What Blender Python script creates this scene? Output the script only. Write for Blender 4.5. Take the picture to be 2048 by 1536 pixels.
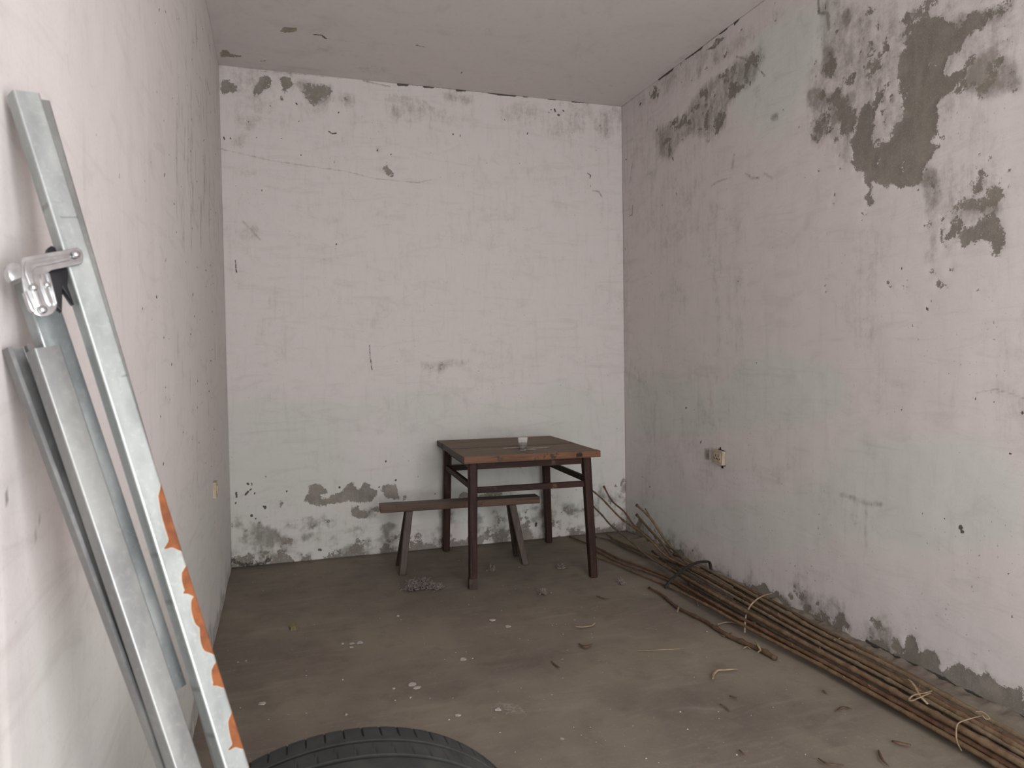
import bpy, bmesh, math, random
import numpy as np
from mathutils import Vector, noise as mnoise

random.seed(7)
RNG = np.random.default_rng(11)
scene = bpy.context.scene
for o in list(bpy.data.objects):
    bpy.data.objects.remove(o)

# ------------------------------------------------------------------ camera
FPX = 1456.14
YAW, PITCH, ROLL = 0.312, -0.0302, -0.0147
XL, XR, YB, YF, H = -0.3193, 2.6048, 5.1859, -1.0, 3.3267
CAM = np.array([0.0, 0.0, 1.35])
FW = np.array([math.sin(YAW) * math.cos(PITCH), math.cos(YAW) * math.cos(PITCH), math.sin(PITCH)])
_r = np.array([math.cos(YAW), -math.sin(YAW), 0.0])
_u = np.cross(_r, FW)
RT = _r * math.cos(ROLL) + _u * math.sin(ROLL)
UP = np.cross(RT, FW)
cam_data = bpy.data.cameras.new('camera')
cam_data.sensor_width = 36.0
cam_data.lens = FPX / 2048 * 36.0
cam_data.clip_start = 0.02
cam_data.dof.use_dof = True
cam_data.dof.focus_distance = 4.2
cam_data.dof.aperture_fstop = 9.0
cam = bpy.data.objects.new('camera', cam_data)
scene.collection.objects.link(cam)
from mathutils import Matrix
M = Matrix(((RT[0], UP[0], -FW[0], CAM[0]), (RT[1], UP[1], -FW[1], CAM[1]), (RT[2], UP[2], -FW[2], CAM[2]), (0, 0, 0, 1)))
cam.matrix_world = M
scene.camera = cam

# ------------------------------------------------------------------ light
world = bpy.data.worlds.new('daylight')
scene.world = world
world.use_nodes = True
bg = world.node_tree.nodes['Background']
bg.inputs[0].default_value = (0.86, 0.93, 1.0, 1)
bg.inputs[1].default_value = 0.6
ld = bpy.data.lights.new('doorway_daylight', 'AREA')
ld.shape = 'RECTANGLE'
ld.size, ld.size_y = 1.9, 2.3
ld.energy = 172
ld.color = (0.995, 0.985, 0.99)
lo = bpy.data.objects.new('doorway_daylight', ld)
scene.collection.objects.link(lo)
lo.location = (1.05, YF - 0.35, 1.35)
lo.rotation_euler = (math.radians(90), 0, 0)
vs = scene.view_settings
scene.display_settings.display_device = 'sRGB'
vs.view_transform = 'Standard'
vs.look = 'None'
vs.exposure = 0.0
vs.gamma = 1.0
vs.use_curve_mapping = False

# ------------------------------------------------------------------ pixel -> place
def ray(x, y):
    return FW + RT * ((x - 1024) / FPX) - UP * ((y - 768) / FPX)
def on(x, y, ax, val):
    d = ray(x, y)
    return CAM + d * ((val - CAM[ax]) / d[ax])
def fl(x, y, z=0.0):
    return on(x, y, 2, z)
def dep(x, y, t):
    return CAM + ray(x, y) * t

# ------------------------------------------------------------------ node helpers
class NT:
    def __init__(s, name, rough=0.9, metallic=0.0, spec=0.3):
        s.m = bpy.data.materials.new(name)
        s.m.use_nodes = True
        s.t = s.m.node_tree
        s.b = s.t.nodes['Principled BSDF']
        s.b.inputs['Roughness'].default_value = rough
        s.b.inputs['Metallic'].default_value = metallic
        s.b.inputs['Specular IOR Level'].default_value = spec
    def n(s, typ, **kw):
        q = s.t.nodes.new(typ)
        for k, v in kw.items():
            setattr(q, k, v)
        return q
    def link(s, a, b):
        s.t.links.new(a, b)
    def put(s, sock, v):
        if hasattr(v, 'is_linked') or isinstance(v, bpy.types.NodeSocket):
            s.link(v, sock)
        else:
            sock.default_value = v
    def coord(s, out='Object', scale=(1, 1, 1)):
        c = s.n('ShaderNodeTexCoord')
        mp = s.n('ShaderNodeMapping')
        mp.inputs['Scale'].default_value = scale
        s.link(c.outputs[out], mp.inputs[0])
        return mp.outputs[0]
    def noise(s, vec, scale, detail=4, rough=0.55, dist=0.0):
        q = s.n('ShaderNodeTexNoise')
        s.link(vec, q.inputs['Vector'])
        q.inputs['Scale'].default_value = scale
        q.inputs['Detail'].default_value = detail
        q.inputs['Roughness'].default_value = rough
        q.inputs['Distortion'].default_value = dist
        return q.outputs['Fac']
    def attr(s, name):
        q = s.n('ShaderNodeAttribute', attribute_name=name)
        return q.outputs['Fac']
    def math(s, op, a, b=0.0, clamp=False):
        q = s.n('ShaderNodeMath', operation=op, use_clamp=clamp)
        s.put(q.inputs[0], a)
        s.put(q.inputs[1], b)
        return q.outputs[0]
    def step(s, v, lo, hi, a=0.0, b=1.0):
        q = s.n('ShaderNodeMapRange', interpolation_type='SMOOTHSTEP')
        s.put(q.inputs[0], v)
        for i, x in ((1, lo), (2, hi), (3, a), (4, b)):
            q.inputs[i].default_value = x
        return q.outputs[0]
    def mix(s, f, a, b, mode='MIX'):
        q = s.n('ShaderNodeMix', data_type='RGBA', blend_type=mode)
        s.put(q.inputs[0], f)
        for i, v in ((6, a), (7, b)):
            if isinstance(v, (tuple, list)):
                q.inputs[i].default_value = (*v[:3], 1)
            else:
                s.link(v, q.inputs[i])
        return q.outputs[2]
    def color(s, c):
        if isinstance(c, (tuple, list)):
            s.b.inputs['Base Color'].default_value = (*c[:3], 1)
        else:
            s.link(c, s.b.inputs['Base Color'])
    def bump(s, h, strength=0.4, dist=0.004):
        q = s.n('ShaderNodeBump')
        q.inputs['Strength'].default_value = strength
        q.inputs['Distance'].default_value = dist
        s.link(h, q.inputs['Height'])
        s.link(q.outputs[0], s.b.inputs['Normal'])

def plaster(name, pink=(0.60, 0.553, 0.540), green=(0.56, 0.56, 0.525), cement=(0.175, 0.158, 0.138), tints=0.0, speck=0.70):
    n = NT(name, rough=0.92, spec=0.15)
    c = n.coord()
    big = n.noise(c, 1.3, 3)
    mid = n.noise(c, 9, 8, 0.72, 0.4)
    fine = n.noise(c, 42, 6, 0.72)
    vfine = n.noise(c, 150, 4, 0.65)
    vert = n.noise(n.coord(scale=(1, 1, 0.16)), 26, 6, 0.7)
    trowel = n.noise(n.coord(scale=(0.35, 0.35, 1.6)), 7, 6, 0.65, 1.5)
    tint = n.step(n.math('ADD', n.attr('tint'), n.math('MULTIPLY', n.math('SUBTRACT', big, 0.5), 1.3)), 0.3 + tints, 0.7 + tints)
    base = n.mix(tint, pink, green)
    # brush marks and rubbed dirt
    base = n.mix(n.math('MULTIPLY', n.step(trowel, 0.50, 0.72), 0.20), base, (0.34, 0.31, 0.295))
    base = n.mix(n.math('MULTIPLY', n.step(vert, 0.50, 0.72), 0.13), base, (0.33, 0.30, 0.285))
    base = n.mix(n.math('MULTIPLY', n.step(mid, 0.52, 0.75), 0.16), base, (0.32, 0.30, 0.28))
    base = n.mix(n.math('MULTIPLY', n.step(vfine, 0.52, 0.75), 0.16), base, (0.30, 0.27, 0.25))
    st = n.attr('stain')
    tex = n.math('ADD', n.math('MULTIPLY', mid, 0.45), n.math('ADD', n.math('MULTIPLY', fine, 0.25), n.math('MULTIPLY', vert, 0.30)))
    gate = n.math('MULTIPLY', st, 3.0, clamp=True)
    stv = n.math('ADD', st, n.math('MULTIPLY', gate, n.math('MULTIPLY', n.math('SUBTRACT', tex, 0.52), 2.6)))
    stf = n.math('MULTIPLY', n.step(stv, 0.08, 0.98), 0.92)
    col = n.mix(stf, base, n.mix(tint, (0.225, 0.20, 0.178), (0.22, 0.213, 0.187)))
    pv = n.math('ADD', n.attr('peel'), n.math('ADD', n.math('MULTIPLY', n.math('SUBTRACT', fine, 0.5), 1.7), n.math('MULTIPLY', n.math('SUBTRACT', vfine, 0.5), 0.9)))
    pm = n.step(pv, 0.46, 0.53)
    cem = n.mix(n.step(mid, 0.38, 0.66), cement, tuple(x * 1.45 for x in cement))
    cem = n.mix(n.math('MULTIPLY', n.step(vert, 0.5, 0.68), 0.45), cem, tuple(x * 1.7 for x in cement))
    cem = n.mix(n.math('MULTIPLY', n.step(vfine, 0.52, 0.68), 0.45), cem, (0.34, 0.31, 0.28))
    cem = n.mix(n.math('MULTIPLY', n.step(big, 0.45, 0.6), 0.2), cem, (0.21, 0.19, 0.135))
    col = n.mix(n.math('MULTIPLY', pm, 0.93), col, cem)
    sp = n.step(n.noise(c, 75, 2, 0.4), speck + 0.01, speck + 0.05)
    sp = n.math('MULTIPLY', sp, n.step(n.noise(c, 2.1, 2), 0.45, 0.62))
    col = n.mix(n.math('MULTIPLY', sp, 0.55), col, (0.11, 0.10, 0.09))
    dv = n.math('ADD', n.attr('dark'), n.math('MULTIPLY', n.math('SUBTRACT', fine, 0.5), 0.8))
    dm = n.step(dv, 0.42, 0.6)
    col = n.mix(n.math('MULTIPLY', dm, 0.9), col, (0.05, 0.043, 0.038))
    n.color(col)
    h = n.math('ADD', n.math('MULTIPLY', pm, -0.8), n.math('MULTIPLY', trowel, 0.8))
    h = n.math('ADD', h, n.math('MULTIPLY', fine, 0.25))
    n.bump(h, 0.5, 0.004)
    return n.m

def concrete():
    n = NT('dusty_concrete', rough=0.82, spec=0.25)
    c = n.coord()
    big = n.noise(c, 1.6, 4)
    mid = n.noise(c, 7, 6, 0.65)
    fine = n.noise(c, 60, 5, 0.65)
    drag = n.noise(n.coord(scale=(1, 4, 1)), 2.5, 5, 0.6, 1.2)
    col = n.mix(n.step(big, 0.35, 0.65), (0.165, 0.138, 0.114), (0.215, 0.186, 0.143))
    col = n.mix(n.math('MULTIPLY', n.step(drag, 0.5, 0.72), 0.4), col, (0.27, 0.238, 0.19))
    col = n.mix(n.math('MULTIPLY', n.step(mid, 0.5, 0.72), 0.45), col, (0.118, 0.099, 0.083))
    col = n.mix(n.math('MULTIPLY', n.step(fine, 0.55, 0.7), 0.35), col, (0.29, 0.25, 0.215))
    pv = n.math('ADD', n.attr('peel'), n.math('MULTIPLY', n.math('SUBTRACT', fine, 0.5), 1.1))
    col = n.mix(n.math('MULTIPLY', n.step(pv, 0.35, 0.75), 0.75), col, (0.40, 0.35, 0.305))
    st = n.math('MULTIPLY', n.attr('stain'), n.step(mid, 0.3, 0.65, 0.4, 1.0), clamp=True)
    col = n.mix(st, col, (0.10, 0.083, 0.073))
    sp = n.step(n.noise(c, 42, 2, 0.4), 0.725, 0.75)
    sp = n.math('MULTIPLY', sp, n.step(n.noise(c, 2.6, 2), 0.5, 0.62))
    col = n.mix(n.math('MULTIPLY', sp, 0.8), col, (0.42, 0.39, 0.36))
    n.color(col)
    n.bump(n.math('ADD', mid, n.math('MULTIPLY', fine, 0.4)), 0.35, 0.006)
    return n.m

# ------------------------------------------------------------------ object helpers
def link(o, parent=None):
    scene.collection.objects.link(o)
    if parent is not None:
        o.parent = parent
    return o
def mesh(name, verts, faces, mat, parent=None, smooth=True):
    me = bpy.data.meshes.new(name)
    me.from_pydata([tuple(map(float, v)) for v in verts], [], faces)
    me.update()
    if mat:
        for m_ in (mat if isinstance(mat, list) else [mat]):
            me.materials.append(m_)
    if smooth:
        me.polygons.foreach_set('use_smooth', [True] * len(me.polygons))
    return link(bpy.data.objects.new(name, me), parent)
def thing(name, label, cat, loc=(0, 0, 0), group=None, rz=0.0):
    o = bpy.data.objects.new(name, None)
    o.empty_display_size = 0.05
    o.location = tuple(map(float, loc))
    o.rotation_euler = (0, 0, rz)
    link(o)
    return tag(o, label, cat, group)
def tag(o, label, cat, group=None):
    o['label'] = label
    o['category'] = cat
    if group:
        o['group'] = group
    return o
def adopt(o, root):
    """parent keeping world place (root has translation and z rotation only)"""
    bpy.context.view_layer.update()
    o.parent = root
    o.matrix_parent_inverse = root.matrix_world.inverted()
    return o
def bevel_box(name, size, mat, parent=None, loc=(0, 0, 0), bev=0.004, seg=2, taper=None, shift=None, jitter=0.0, rot=(0, 0, 0)):
    """box centred in xy, base at z=0; taper scales the bottom, shift moves the top in xy"""
    bm = bmesh.new()
    sx, sy, sz = size
    vs_ = []
    for z in (0, 1):
        for x, y in ((-1, -1), (1, -1), (1, 1), (-1, 1)):
            k = (taper if (taper and z == 0) else 1.0)
            dx, dy = (shift if (shift and z == 1) else (0, 0))
            vs_.append(bm.verts.new((x * sx / 2 * k + dx, y * sy / 2 * k + dy, z * sz)))
    for f in ((0, 3, 2, 1), (4, 5, 6, 7), (0, 1, 5, 4), (1, 2, 6, 5), (2, 3, 7, 6), (3, 0, 4, 7)):
        bm.faces.new([vs_[i] for i in f])
    if jitter:
        bmesh.ops.subdivide_edges(bm, edges=bm.edges[:], cuts=3, use_grid_fill=True)
        for v in bm.verts:
            q = mnoise.noise_vector(Vector(v.co) * 9 + Vector(loc) * 3)
            v.co += q * jitter
    if bev:
        es = [e for e in bm.edges if len(e.link_faces) == 2 and e.calc_face_angle(0) > 0.9]
        bmesh.ops.bevel(bm, geom=es, offset=bev, segments=seg, affect='EDGES', profile=0.6)
    me = bpy.data.meshes.new(name)
    bm.to_mesh(me)
    bm.free()
    me.materials.append(mat)
    o = bpy.data.objects.new(name, me)
    o.location = loc
    o.rotation_euler = rot
    return link(o, parent)
def resample(pts, step):
    P = np.array(pts, float)
    Q = np.vstack([2 * P[0] - P[1], P, 2 * P[-1] - P[-2]])
    out = []
    for i in range(1, len(Q) - 2):
        n_ = max(1, int(np.linalg.norm(Q[i + 1] - Q[i]) / step))
        for k in range(n_):
            t = k / n_
            out.append(0.5 * ((2 * Q[i]) + (-Q[i - 1] + Q[i + 1]) * t + (2 * Q[i - 1] - 5 * Q[i] + 4 * Q[i + 1] - Q[i + 2]) * t * t + (-Q[i - 1] + 3 * Q[i] - 3 * Q[i + 1] + Q[i + 2]) * t ** 3))
    out.append(Q[-2])
    return np.array(out)
def tube_data(P, R, n=8, flat=1.0, base=0):
    P = np.array(P, float)
    R = np.broadcast_to(np.array(R, float), (len(P),))
    T = np.gradient(P, axis=0)
    T /= np.linalg.norm(T, axis=1)[:, None] + 1e-12
    ref = np.array([0, 0, 1.0])
    if abs(T[0] @ ref) > 0.9:
        ref = np.array([1.0, 0, 0])
    V, F = [], []
    N_ = np.cross(T[0], ref)
    N_ /= np.linalg.norm(N_)
    for i in range(len(P)):
        N_ = N_ - T[i] * (N_ @ T[i])
        N_ /= np.linalg.norm(N_) + 1e-12
        B = np.cross(T[i], N_)
        for k in range(n):
            a = 2 * math.pi * k / n
            V.append(P[i] + R[i] * (math.cos(a) * N_ + math.sin(a) * B * flat))
    for i in range(len(P) - 1):
        for k in range(n):
            k2 = (k + 1) % n
            F.append((base + i * n + k, base + i * n + k2, base + (i + 1) * n + k2, base + (i + 1) * n + k))
    F.append(tuple(base + k for k in range(n))[::-1])
    F.append(tuple(base + (len(P) - 1) * n + k for k in range(n)))
    return V, F
def tube(name, P, R, mat, parent=None, n=8, flat=1.0):
    V, F = tube_data(P, R, n, flat)
    return mesh(name, V, F, mat, parent)

# ------------------------------------------------------------------ wear masks on gridded surfaces
def blur(a, k):
    if k < 1:
        return a
    for ax in (0, 1):
        for _ in range(2):
            p = np.pad(a, [(k, k) if i == ax else (0, 0) for i in (0, 1)], mode='edge')
            c = np.cumsum(p, axis=ax)
            c = np.concatenate([np.zeros_like(np.take(c, [0], axis=ax)), c], axis=ax)
            n_ = 2 * k + 1
            a = (np.take(c, range(n_, c.shape[ax]), axis=ax) - np.take(c, range(0, c.shape[ax] - n_), axis=ax)) / n_
    return a
def fractal(shape, cells, seed, octaves=4):
    r_ = np.random.default_rng(seed)
    tot, amp, out = 0, 1.0, np.zeros(shape)
    for o in range(octaves):
        c = cells * 2 ** o
        gx, gy = int(c * shape[0] / max(shape)) + 3, int(c * shape[1] / max(shape)) + 3
        g = r_.random((gx, gy))
        x = np.linspace(0, gx - 2.001, shape[0])
        y = np.linspace(0, gy - 2.001, shape[1])
        xi, yi = x.astype(int), y.astype(int)
        fx, fy = (x - xi)[:, None], (y - yi)[None, :]
        fx, fy = fx * fx * (3 - 2 * fx), fy * fy * (3 - 2 * fy)
        a = g[np.ix_(xi, yi)] * (1 - fx) * (1 - fy) + g[np.ix_(xi + 1, yi)] * fx * (1 - fy) + g[np.ix_(xi, yi + 1)] * (1 - fx) * fy + g[np.ix_(xi + 1, yi + 1)] * fx * fy
        out += a * amp
        tot += amp
        amp *= 0.55
    return out / tot
class Surface:
    """a rectangular piece of the room, gridded finely where the picture shows wear"""
    def __init__(s, ax, val, us, vs_):
        s.ax, s.val = ax, val
        s.iu, s.iv = [i for i in (0, 1, 2) if i != ax]
        s.us, s.vs = np.array(us), np.array(vs_)
        s.U, s.V = np.meshgrid(s.us, s.vs, indexing='ij')
        s.m = {k: np.zeros(s.U.shape) for k in ('peel', 'stain', 'dark', 'tint')}
        s.relief = np.zeros(s.U.shape)
        sh, k0 = s.U.shape, int(abs(ax * 100 + val * 10))
        s.WU = (fractal(sh, 18, k0 + 1, 3) - 0.5) * 0.09 + (fractal(sh, 90, k0 + 2, 2) - 0.5) * 0.035
        s.WV = (fractal(sh, 18, k0 + 3, 3) - 0.5) * 0.09 + (fractal(sh, 90, k0 + 4, 2) - 0.5) * 0.035
        s.grit = fractal(sh, 70, k0 + 5, 3)
    def px(s, pts):
        q = [on(x, y, s.ax, s.val) for x, y in pts]
        return np.array([(p[s.iu], p[s.iv]) for p in q])
    def inside(s, poly):
        x, y = poly[:, 0], poly[:, 1]
        i0, i1 = np.searchsorted(s.us, [x.min() - 0.06, x.max() + 0.06])
        j0, j1 = np.searchsorted(s.vs, [y.min() - 0.06, y.max() + 0.06])
        out = np.zeros(s.U.shape, bool)
        if i1 <= i0 or j1 <= j0:
            return out
        k = min(1.0, 4.0 * min(np.ptp(x), np.ptp(y)))
        U, V = s.U[i0:i1, j0:j1] + k * s.WU[i0:i1, j0:j1], s.V[i0:i1, j0:j1] + k * s.WV[i0:i1, j0:j1]
        c = np.zeros(U.shape, bool)
        n_ = len(poly)
        for a in range(n_):
            b = (a + 1) % n_
            ya, yb = y[a], y[b]
            if ya == yb:
                continue
            cross = ((ya > V) != (yb > V)) & (U < (x[b] - x[a]) * (V - ya) / (yb - ya) + x[a])
            c ^= cross
        out[i0:i1, j0:j1] = c
        return out
    def poly(s, ch, pts, val=1.0, soft=1):
        a = blur(s.inside(s.px(pts)).astype(float), soft) * val
        s.m[ch] = np.maximum(s.m[ch], a)
    def sub(s, ch, pts, val=1.0, soft=1):
        a = blur(s.inside(s.px(pts)).astype(float), soft) * val
        s.m[ch] = s.m[ch] * (1 - a)
    def line(s, ch, pts, w=0.006, val=1.0):
        P = s.px(pts)
        for a, b in zip(P[:-1], P[1:]):
            lo_, hi_ = np.minimum(a, b) - 3 * w, np.maximum(a, b) + 3 * w
            i0, i1 = np.searchsorted(s.us, [lo_[0], hi_[0]])
            j0, j1 = np.searchsorted(s.vs, [lo_[1], hi_[1]])
            if i1 <= i0 or j1 <= j0:
                continue
            U, V = s.U[i0:i1, j0:j1], s.V[i0:i1, j0:j1]
            d = b - a
            t = np.clip(((U - a[0]) * d[0] + (V - a[1]) * d[1]) / (d @ d + 1e-9), 0, 1)
            D = np.hypot(U - a[0] - t * d[0], V - a[1] - t * d[1])
            q = np.clip(1.25 - D / (2 * w), 0, 1) * val
            s.m[ch][i0:i1, j0:j1] = np.maximum(s.m[ch][i0:i1, j0:j1], q)
    def dots(s, ch, pts, r=0.008, val=1.0):
        for p in pts:
            rr = p[2] if len(p) > 2 else r
            j1, j2 = random.uniform(-1, 1), random.uniform(-1.5, 2.5)
            s.line(ch, [(p[0] - j1, p[1] - j2), (p[0] + j1, p[1] + j2)], rr * 0.30, val)
    def crumble(s, lo_, hi_, gain=1.0):
        """inside stained fields the skim coat has also come off in grains"""
        q = np.clip((s.m['stain'] - lo_) / (hi_ - lo_), 0, 1) * gain
        s.m['peel'] = np.maximum(s.m['peel'], np.clip((s.grit - 0.62 + 0.20 * q) * 6, 0, 0.75) * (q > 0.02))
    def build(s, name, mat, thick):
        nu, nv = s.U.shape
        co = np.zeros((nu * nv, 3))
        co[:, s.iu] = s.U.ravel()
        co[:, s.iv] = s.V.ravel()
        sg = -1 if thick > 0 else 1
        co[:, s.ax] = s.val + s.relief.ravel()
        n0 = nu * nv
        corners = [(s.us[0], s.vs[0]), (s.us[-1], s.vs[0]), (s.us[-1], s.vs[-1]), (s.us[0], s.vs[-1])]
        back = np.zeros((4, 3))
        for k, (a, b) in enumerate(corners):
            back[k, s.iu], back[k, s.iv], back[k, s.ax] = a, b, s.val + thick
        idx = np.arange(n0).reshape(nu, nv)
        q = np.stack([idx[:-1, :-1], idx[1:, :-1], idx[1:, 1:], idx[:-1, 1:]], -1).reshape(-1, 4)
        flip = (thick > 0) == (s.ax != 1)
        if flip:
            q = q[:, ::-1]
        me = bpy.data.meshes.new(name)
        b0 = n0
        rims = [list(idx[:, 0]) + [b0 + 1, b0], list(idx[-1, :]) + [b0 + 2, b0 + 1], list(idx[::-1, -1]) + [b0 + 3, b0 + 2], list(idx[0, ::-1]) + [b0, b0 + 3], [b0, b0 + 1, b0 + 2, b0 + 3]]
        if not flip:
            rims = [r_[::-1] for r_ in rims]
        loops = np.concatenate([q.ravel()] + [np.array(r_) for r_ in rims])
        sizes = np.concatenate([np.full(len(q), 4), [len(r_) for r_ in rims]])
        starts = np.concatenate([[0], np.cumsum(sizes)[:-1]])
        me.vertices.add(n0 + 4)
        me.vertices.foreach_set('co', np.vstack([co, back]).ravel())
        me.loops.add(len(loops))
        me.loops.foreach_set('vertex_index', loops.astype(np.int32))
        me.polygons.add(len(sizes))
        me.polygons.foreach_set('loop_start', starts.astype(np.int32))
        me.polygons.foreach_set('loop_total', sizes.astype(np.int32))
        me.update(calc_edges=True)
        s.m['peel'] = 0.5 * s.m['peel'] + 0.5 * blur(s.m['peel'], 3)
        for k, a in s.m.items():
            at_ = me.attributes.new(k, 'FLOAT', 'POINT')
            at_.data.foreach_set('value', np.concatenate([a.ravel(), np.zeros(4)]).astype(np.float32))
        me.materials.append(mat)
        o = bpy.data.objects.new(name, me)
        o['kind'] = 'structure'
        return link(o)
def axis(*segs):
    """segs: (start, stop, step) pieces joined"""
    out = []
    for a, b, st in segs:
        n_ = max(1, int(round((b - a) / st)))
        out += list(np.linspace(a, b, n_ + 1)[(1 if out else 0):])
    return out
def crop(x0, y0, s):
    return lambda pts: [(x0 + p[0] / s, y0 + p[1] / s) + tuple(p[2:]) for p in pts]

#WALLS
# ================================================================== RIGHT WALL
S = Surface(0, XR, axis((YF, 1.75, 0.11), (1.75, YB, 0.007)), axis((0, H, 0.007)))
c1, c2 = crop(1600, 0, 4.571), crop(1600, 300, 4.571)
S.poly('peel', c1([(900, 450), (960, 420), (1000, 300), (1020, 190), (1130, 170), (1250, 130), (1340, 160), (1380, 230), (1480, 250), (1540, 300), (1480, 400), (1400, 440), (1330, 500), (1290, 620), (1330, 690), (1440, 700), (1520, 640), (1600, 470), (1660, 440), (1560, 650), (1500, 720), (1430, 830), (1340, 910), (1310, 1000), (1340, 1080), (1290, 1140), (1330, 1190), (1420, 1230), (1390, 1270), (1300, 1260), (1260, 1210), (1190, 1250), (1200, 1330), (1260, 1320), (1280, 1350), (1200, 1400), (1130, 1450), (1100, 1530), (720, 1530), (740, 1400), (800, 1380), (840, 1290), (890, 1250), (860, 1180), (920, 1130), (930, 1040), (890, 970), (930, 870), (900, 820), (860, 780), (880, 640), (890, 540)]), 1.0, 1)
S.poly('peel', c2([(480, -60), (500, 100), (560, 200), (580, 260), (600, 300), (570, 330), (610, 330), (620, 400), (570, 390), (580, 430), (620, 480), (640, 510), (650, 470), (640, 380), (650, 330), (620, 310), (660, 260), (760, 310), (850, 325), (900, 330), (960, 295), (1050, 295), (1080, 250), (1070, 200), (1090, 130), (1130, 60), (1200, 0), (1180, -120), (850, -120), (700, -60), (640, -30)]), 1.0, 1)
S.sub('peel', c1([(1165, 545), (1190, 560), (1225, 610), (1190, 645), (1165, 610)]), 1, 1)
S.sub('peel', c2([(600, 0), (640, 0), (640, 140), (610, 120)]), 0.7, 1)
S.sub('peel', c2([(690, 80), (730, 60), (730, 150), (700, 170)]), 0.7, 1)
S.sub('peel', c2([(915, 100), (945, 100), (945, 200), (930, 280), (910, 180)]), 0.6, 1)
S.sub('peel', c1([(1060, 950), (1140, 950), (1140, 1060), (1070, 1080)]), 0.45, 2)
S.poly('stain', c1([(100, -20), (2060, -20), (2060, 860), (1500, 900), (1330, 1300), (500, 1560), (90, 1320)]), 0.52, 10)
S.poly('stain', c2([(1050, 80), (1900, 120), (1900, 700), (1400, 900), (1100, 1100), (1050, 600)]), 0.50, 10)
S.poly('stain', c1([(70, 800), (420, 790), (560, 860), (700, 950), (720, 1300), (480, 1320), (130, 1330)]), 0.62, 4)
S.poly('stain', c1([(150, -20), (500, -20), (480, 420), (460, 740), (190, 760), (170, 300)]), 0.5, 4)
S.poly('stain', c1([(880, 140), (1030, 60), (1060, 400), (900, 470)]), 0.75, 3)
S.poly('stain', c1([(1700, 420), (1900, 480), (2060, 560), (2060, 840), (1700, 900), (1520, 830), (1560, 600)]), 0.8, 3)
# soft diagonal washes and the olive field to the right
S.poly('stain', c1([(1340, 230), (1420, 140), (1560, 90), (1750, 60), (1960, -10), (1970, 90), (1850, 200), (1700, 280), (1540, 300), (1450, 420), (1330, 520)]), 1.0, 4)
S.poly('peel', c1([(1390, 190), (1480, 170), (1640, 110), (1800, 60), (1960, -10), (1940, 60), (1760, 170), (1620, 230), (1500, 260)]), 0.80, 2)
S.poly('stain', c1([(1560, 560), (1650, 480), (1820, 520), (1900, 640), (1900, 740), (1980, 700), (2060, 600), (2060, 820), (1840, 880), (1720, 900), (1650, 850), (1510, 830), (1500, 740)]), 0.95, 3)
S.poly('peel', c1([(1900, 780), (1980, 700), (2060, 600), (2060, 800), (1960, 830), (1840, 880), (1720, 900), (1680, 850)]), 0.42, 3)
S.poly('stain', c1([(1700, 260), (1900, 160), (1900, 420), (1760, 500), (1700, 420)]), 0.45, 6)
S.poly('peel', c1([(1060, 20), (1130, 0), (1160, 100), (1150, 190), (1010, 200)]), 0.7, 2)
S.poly('stain', c1([(1380, 0), (1960, -10), (1980, 60), (1900, 250), (1760, 420), (1600, 480), (1480, 500), (1560, 300), (1700, 200), (1480, 120)]), 0.55, 4)
S.poly('stain', c1([(1000, 60), (1110, 40), (1110, 170), (960, 300), (900, 420), (860, 330), (930, 160)]), 0.7, 4)
S.poly('peel', c1([(1120, -20), (1290, -20), (1280, 50), (1180, 60), (1130, 110)]), 0.8, 1)
S.poly('stain', c1([(890, 260), (980, 240), (960, 420), (890, 440)]), 0.9, 2)
S.poly('peel', c1([(790, 230), (800, 300), (800, 480), (760, 490), (750, 430), (780, 330)]), 0.9, 1)
S.poly('stain', c1([(160, -10), (290, -10), (280, 160), (250, 300), (170, 120)]), 0.55, 2)
S.line('stain', c1([(165, 0), (170, 120), (230, 120), (270, 150)]), 0.006, 0.9)
S.line('dark', c1([(225, 0), (230, 100)]), 0.005, 0.5)
S.line('stain', c1([(245, 120), (265, 260)]), 0.01, 0.9)
S.poly('stain', c1([(380, 80), (470, 60), (475, 160), (450, 300), (440, 520), (415, 500), (420, 320), (380, 200)]), 1.0, 2)
S.poly('peel', c1([(385, 90), (460, 70), (465, 150), (430, 210), (395, 190)]), 0.7, 2)
S.poly('stain', c1([(200, 430), (330, 430), (330, 560), (300, 720), (200, 740), (190, 600)]), 0.95, 2)
S.poly('peel', c1([(200, 570), (310, 550), (290, 700), (205, 730)]), 0.5, 2)
# grey patches left of the big one
S.poly('stain', c1([(150, 800), (240, 830), (380, 800), (400, 850), (520, 800), (560, 900), (560, 960), (500, 1040), (500, 1110), (500, 1200), (420, 1250), (380, 1270), (360, 1130), (320, 1120), (300, 1190), (240, 1190), (240, 1260), (190, 1310), (130, 1280), (140, 1130), (190, 1010), (80, 990), (90, 880)]), 0.8, 1)
S.poly('peel', c1([(150, 1100), (190, 1010), (260, 900), (310, 1000), (300, 1180), (240, 1180), (230, 1270), (190, 1300), (140, 1270)]), 0.52, 2)
S.poly('peel', c1([(340, 1090), (480, 1100), (500, 1200), (420, 1250), (380, 1270), (365, 1140)]), 0.75, 1)
S.poly('peel', c1([(640, 950), (700, 980), (680, 1060), (660, 1180), (600, 1240), (650, 1260), (660, 1350), (640, 1560), (500, 1560), (450, 1290), (480, 1240), (540, 1120), (570, 1020)]), 0.95, 1)
S.poly('stain', c1([(690, 690), (770, 690), (740, 820), (790, 900), (800, 980), (720, 960), (690, 800)]), 0.75, 1)
S.poly('stain', c1([(800, 850), (860, 860), (890, 960), (800, 970)]), 0.8, 1)
S.poly('peel', c1([(750, 1060), (790, 1080), (800, 1190), (760, 1160)]), 0.8, 1)
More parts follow.
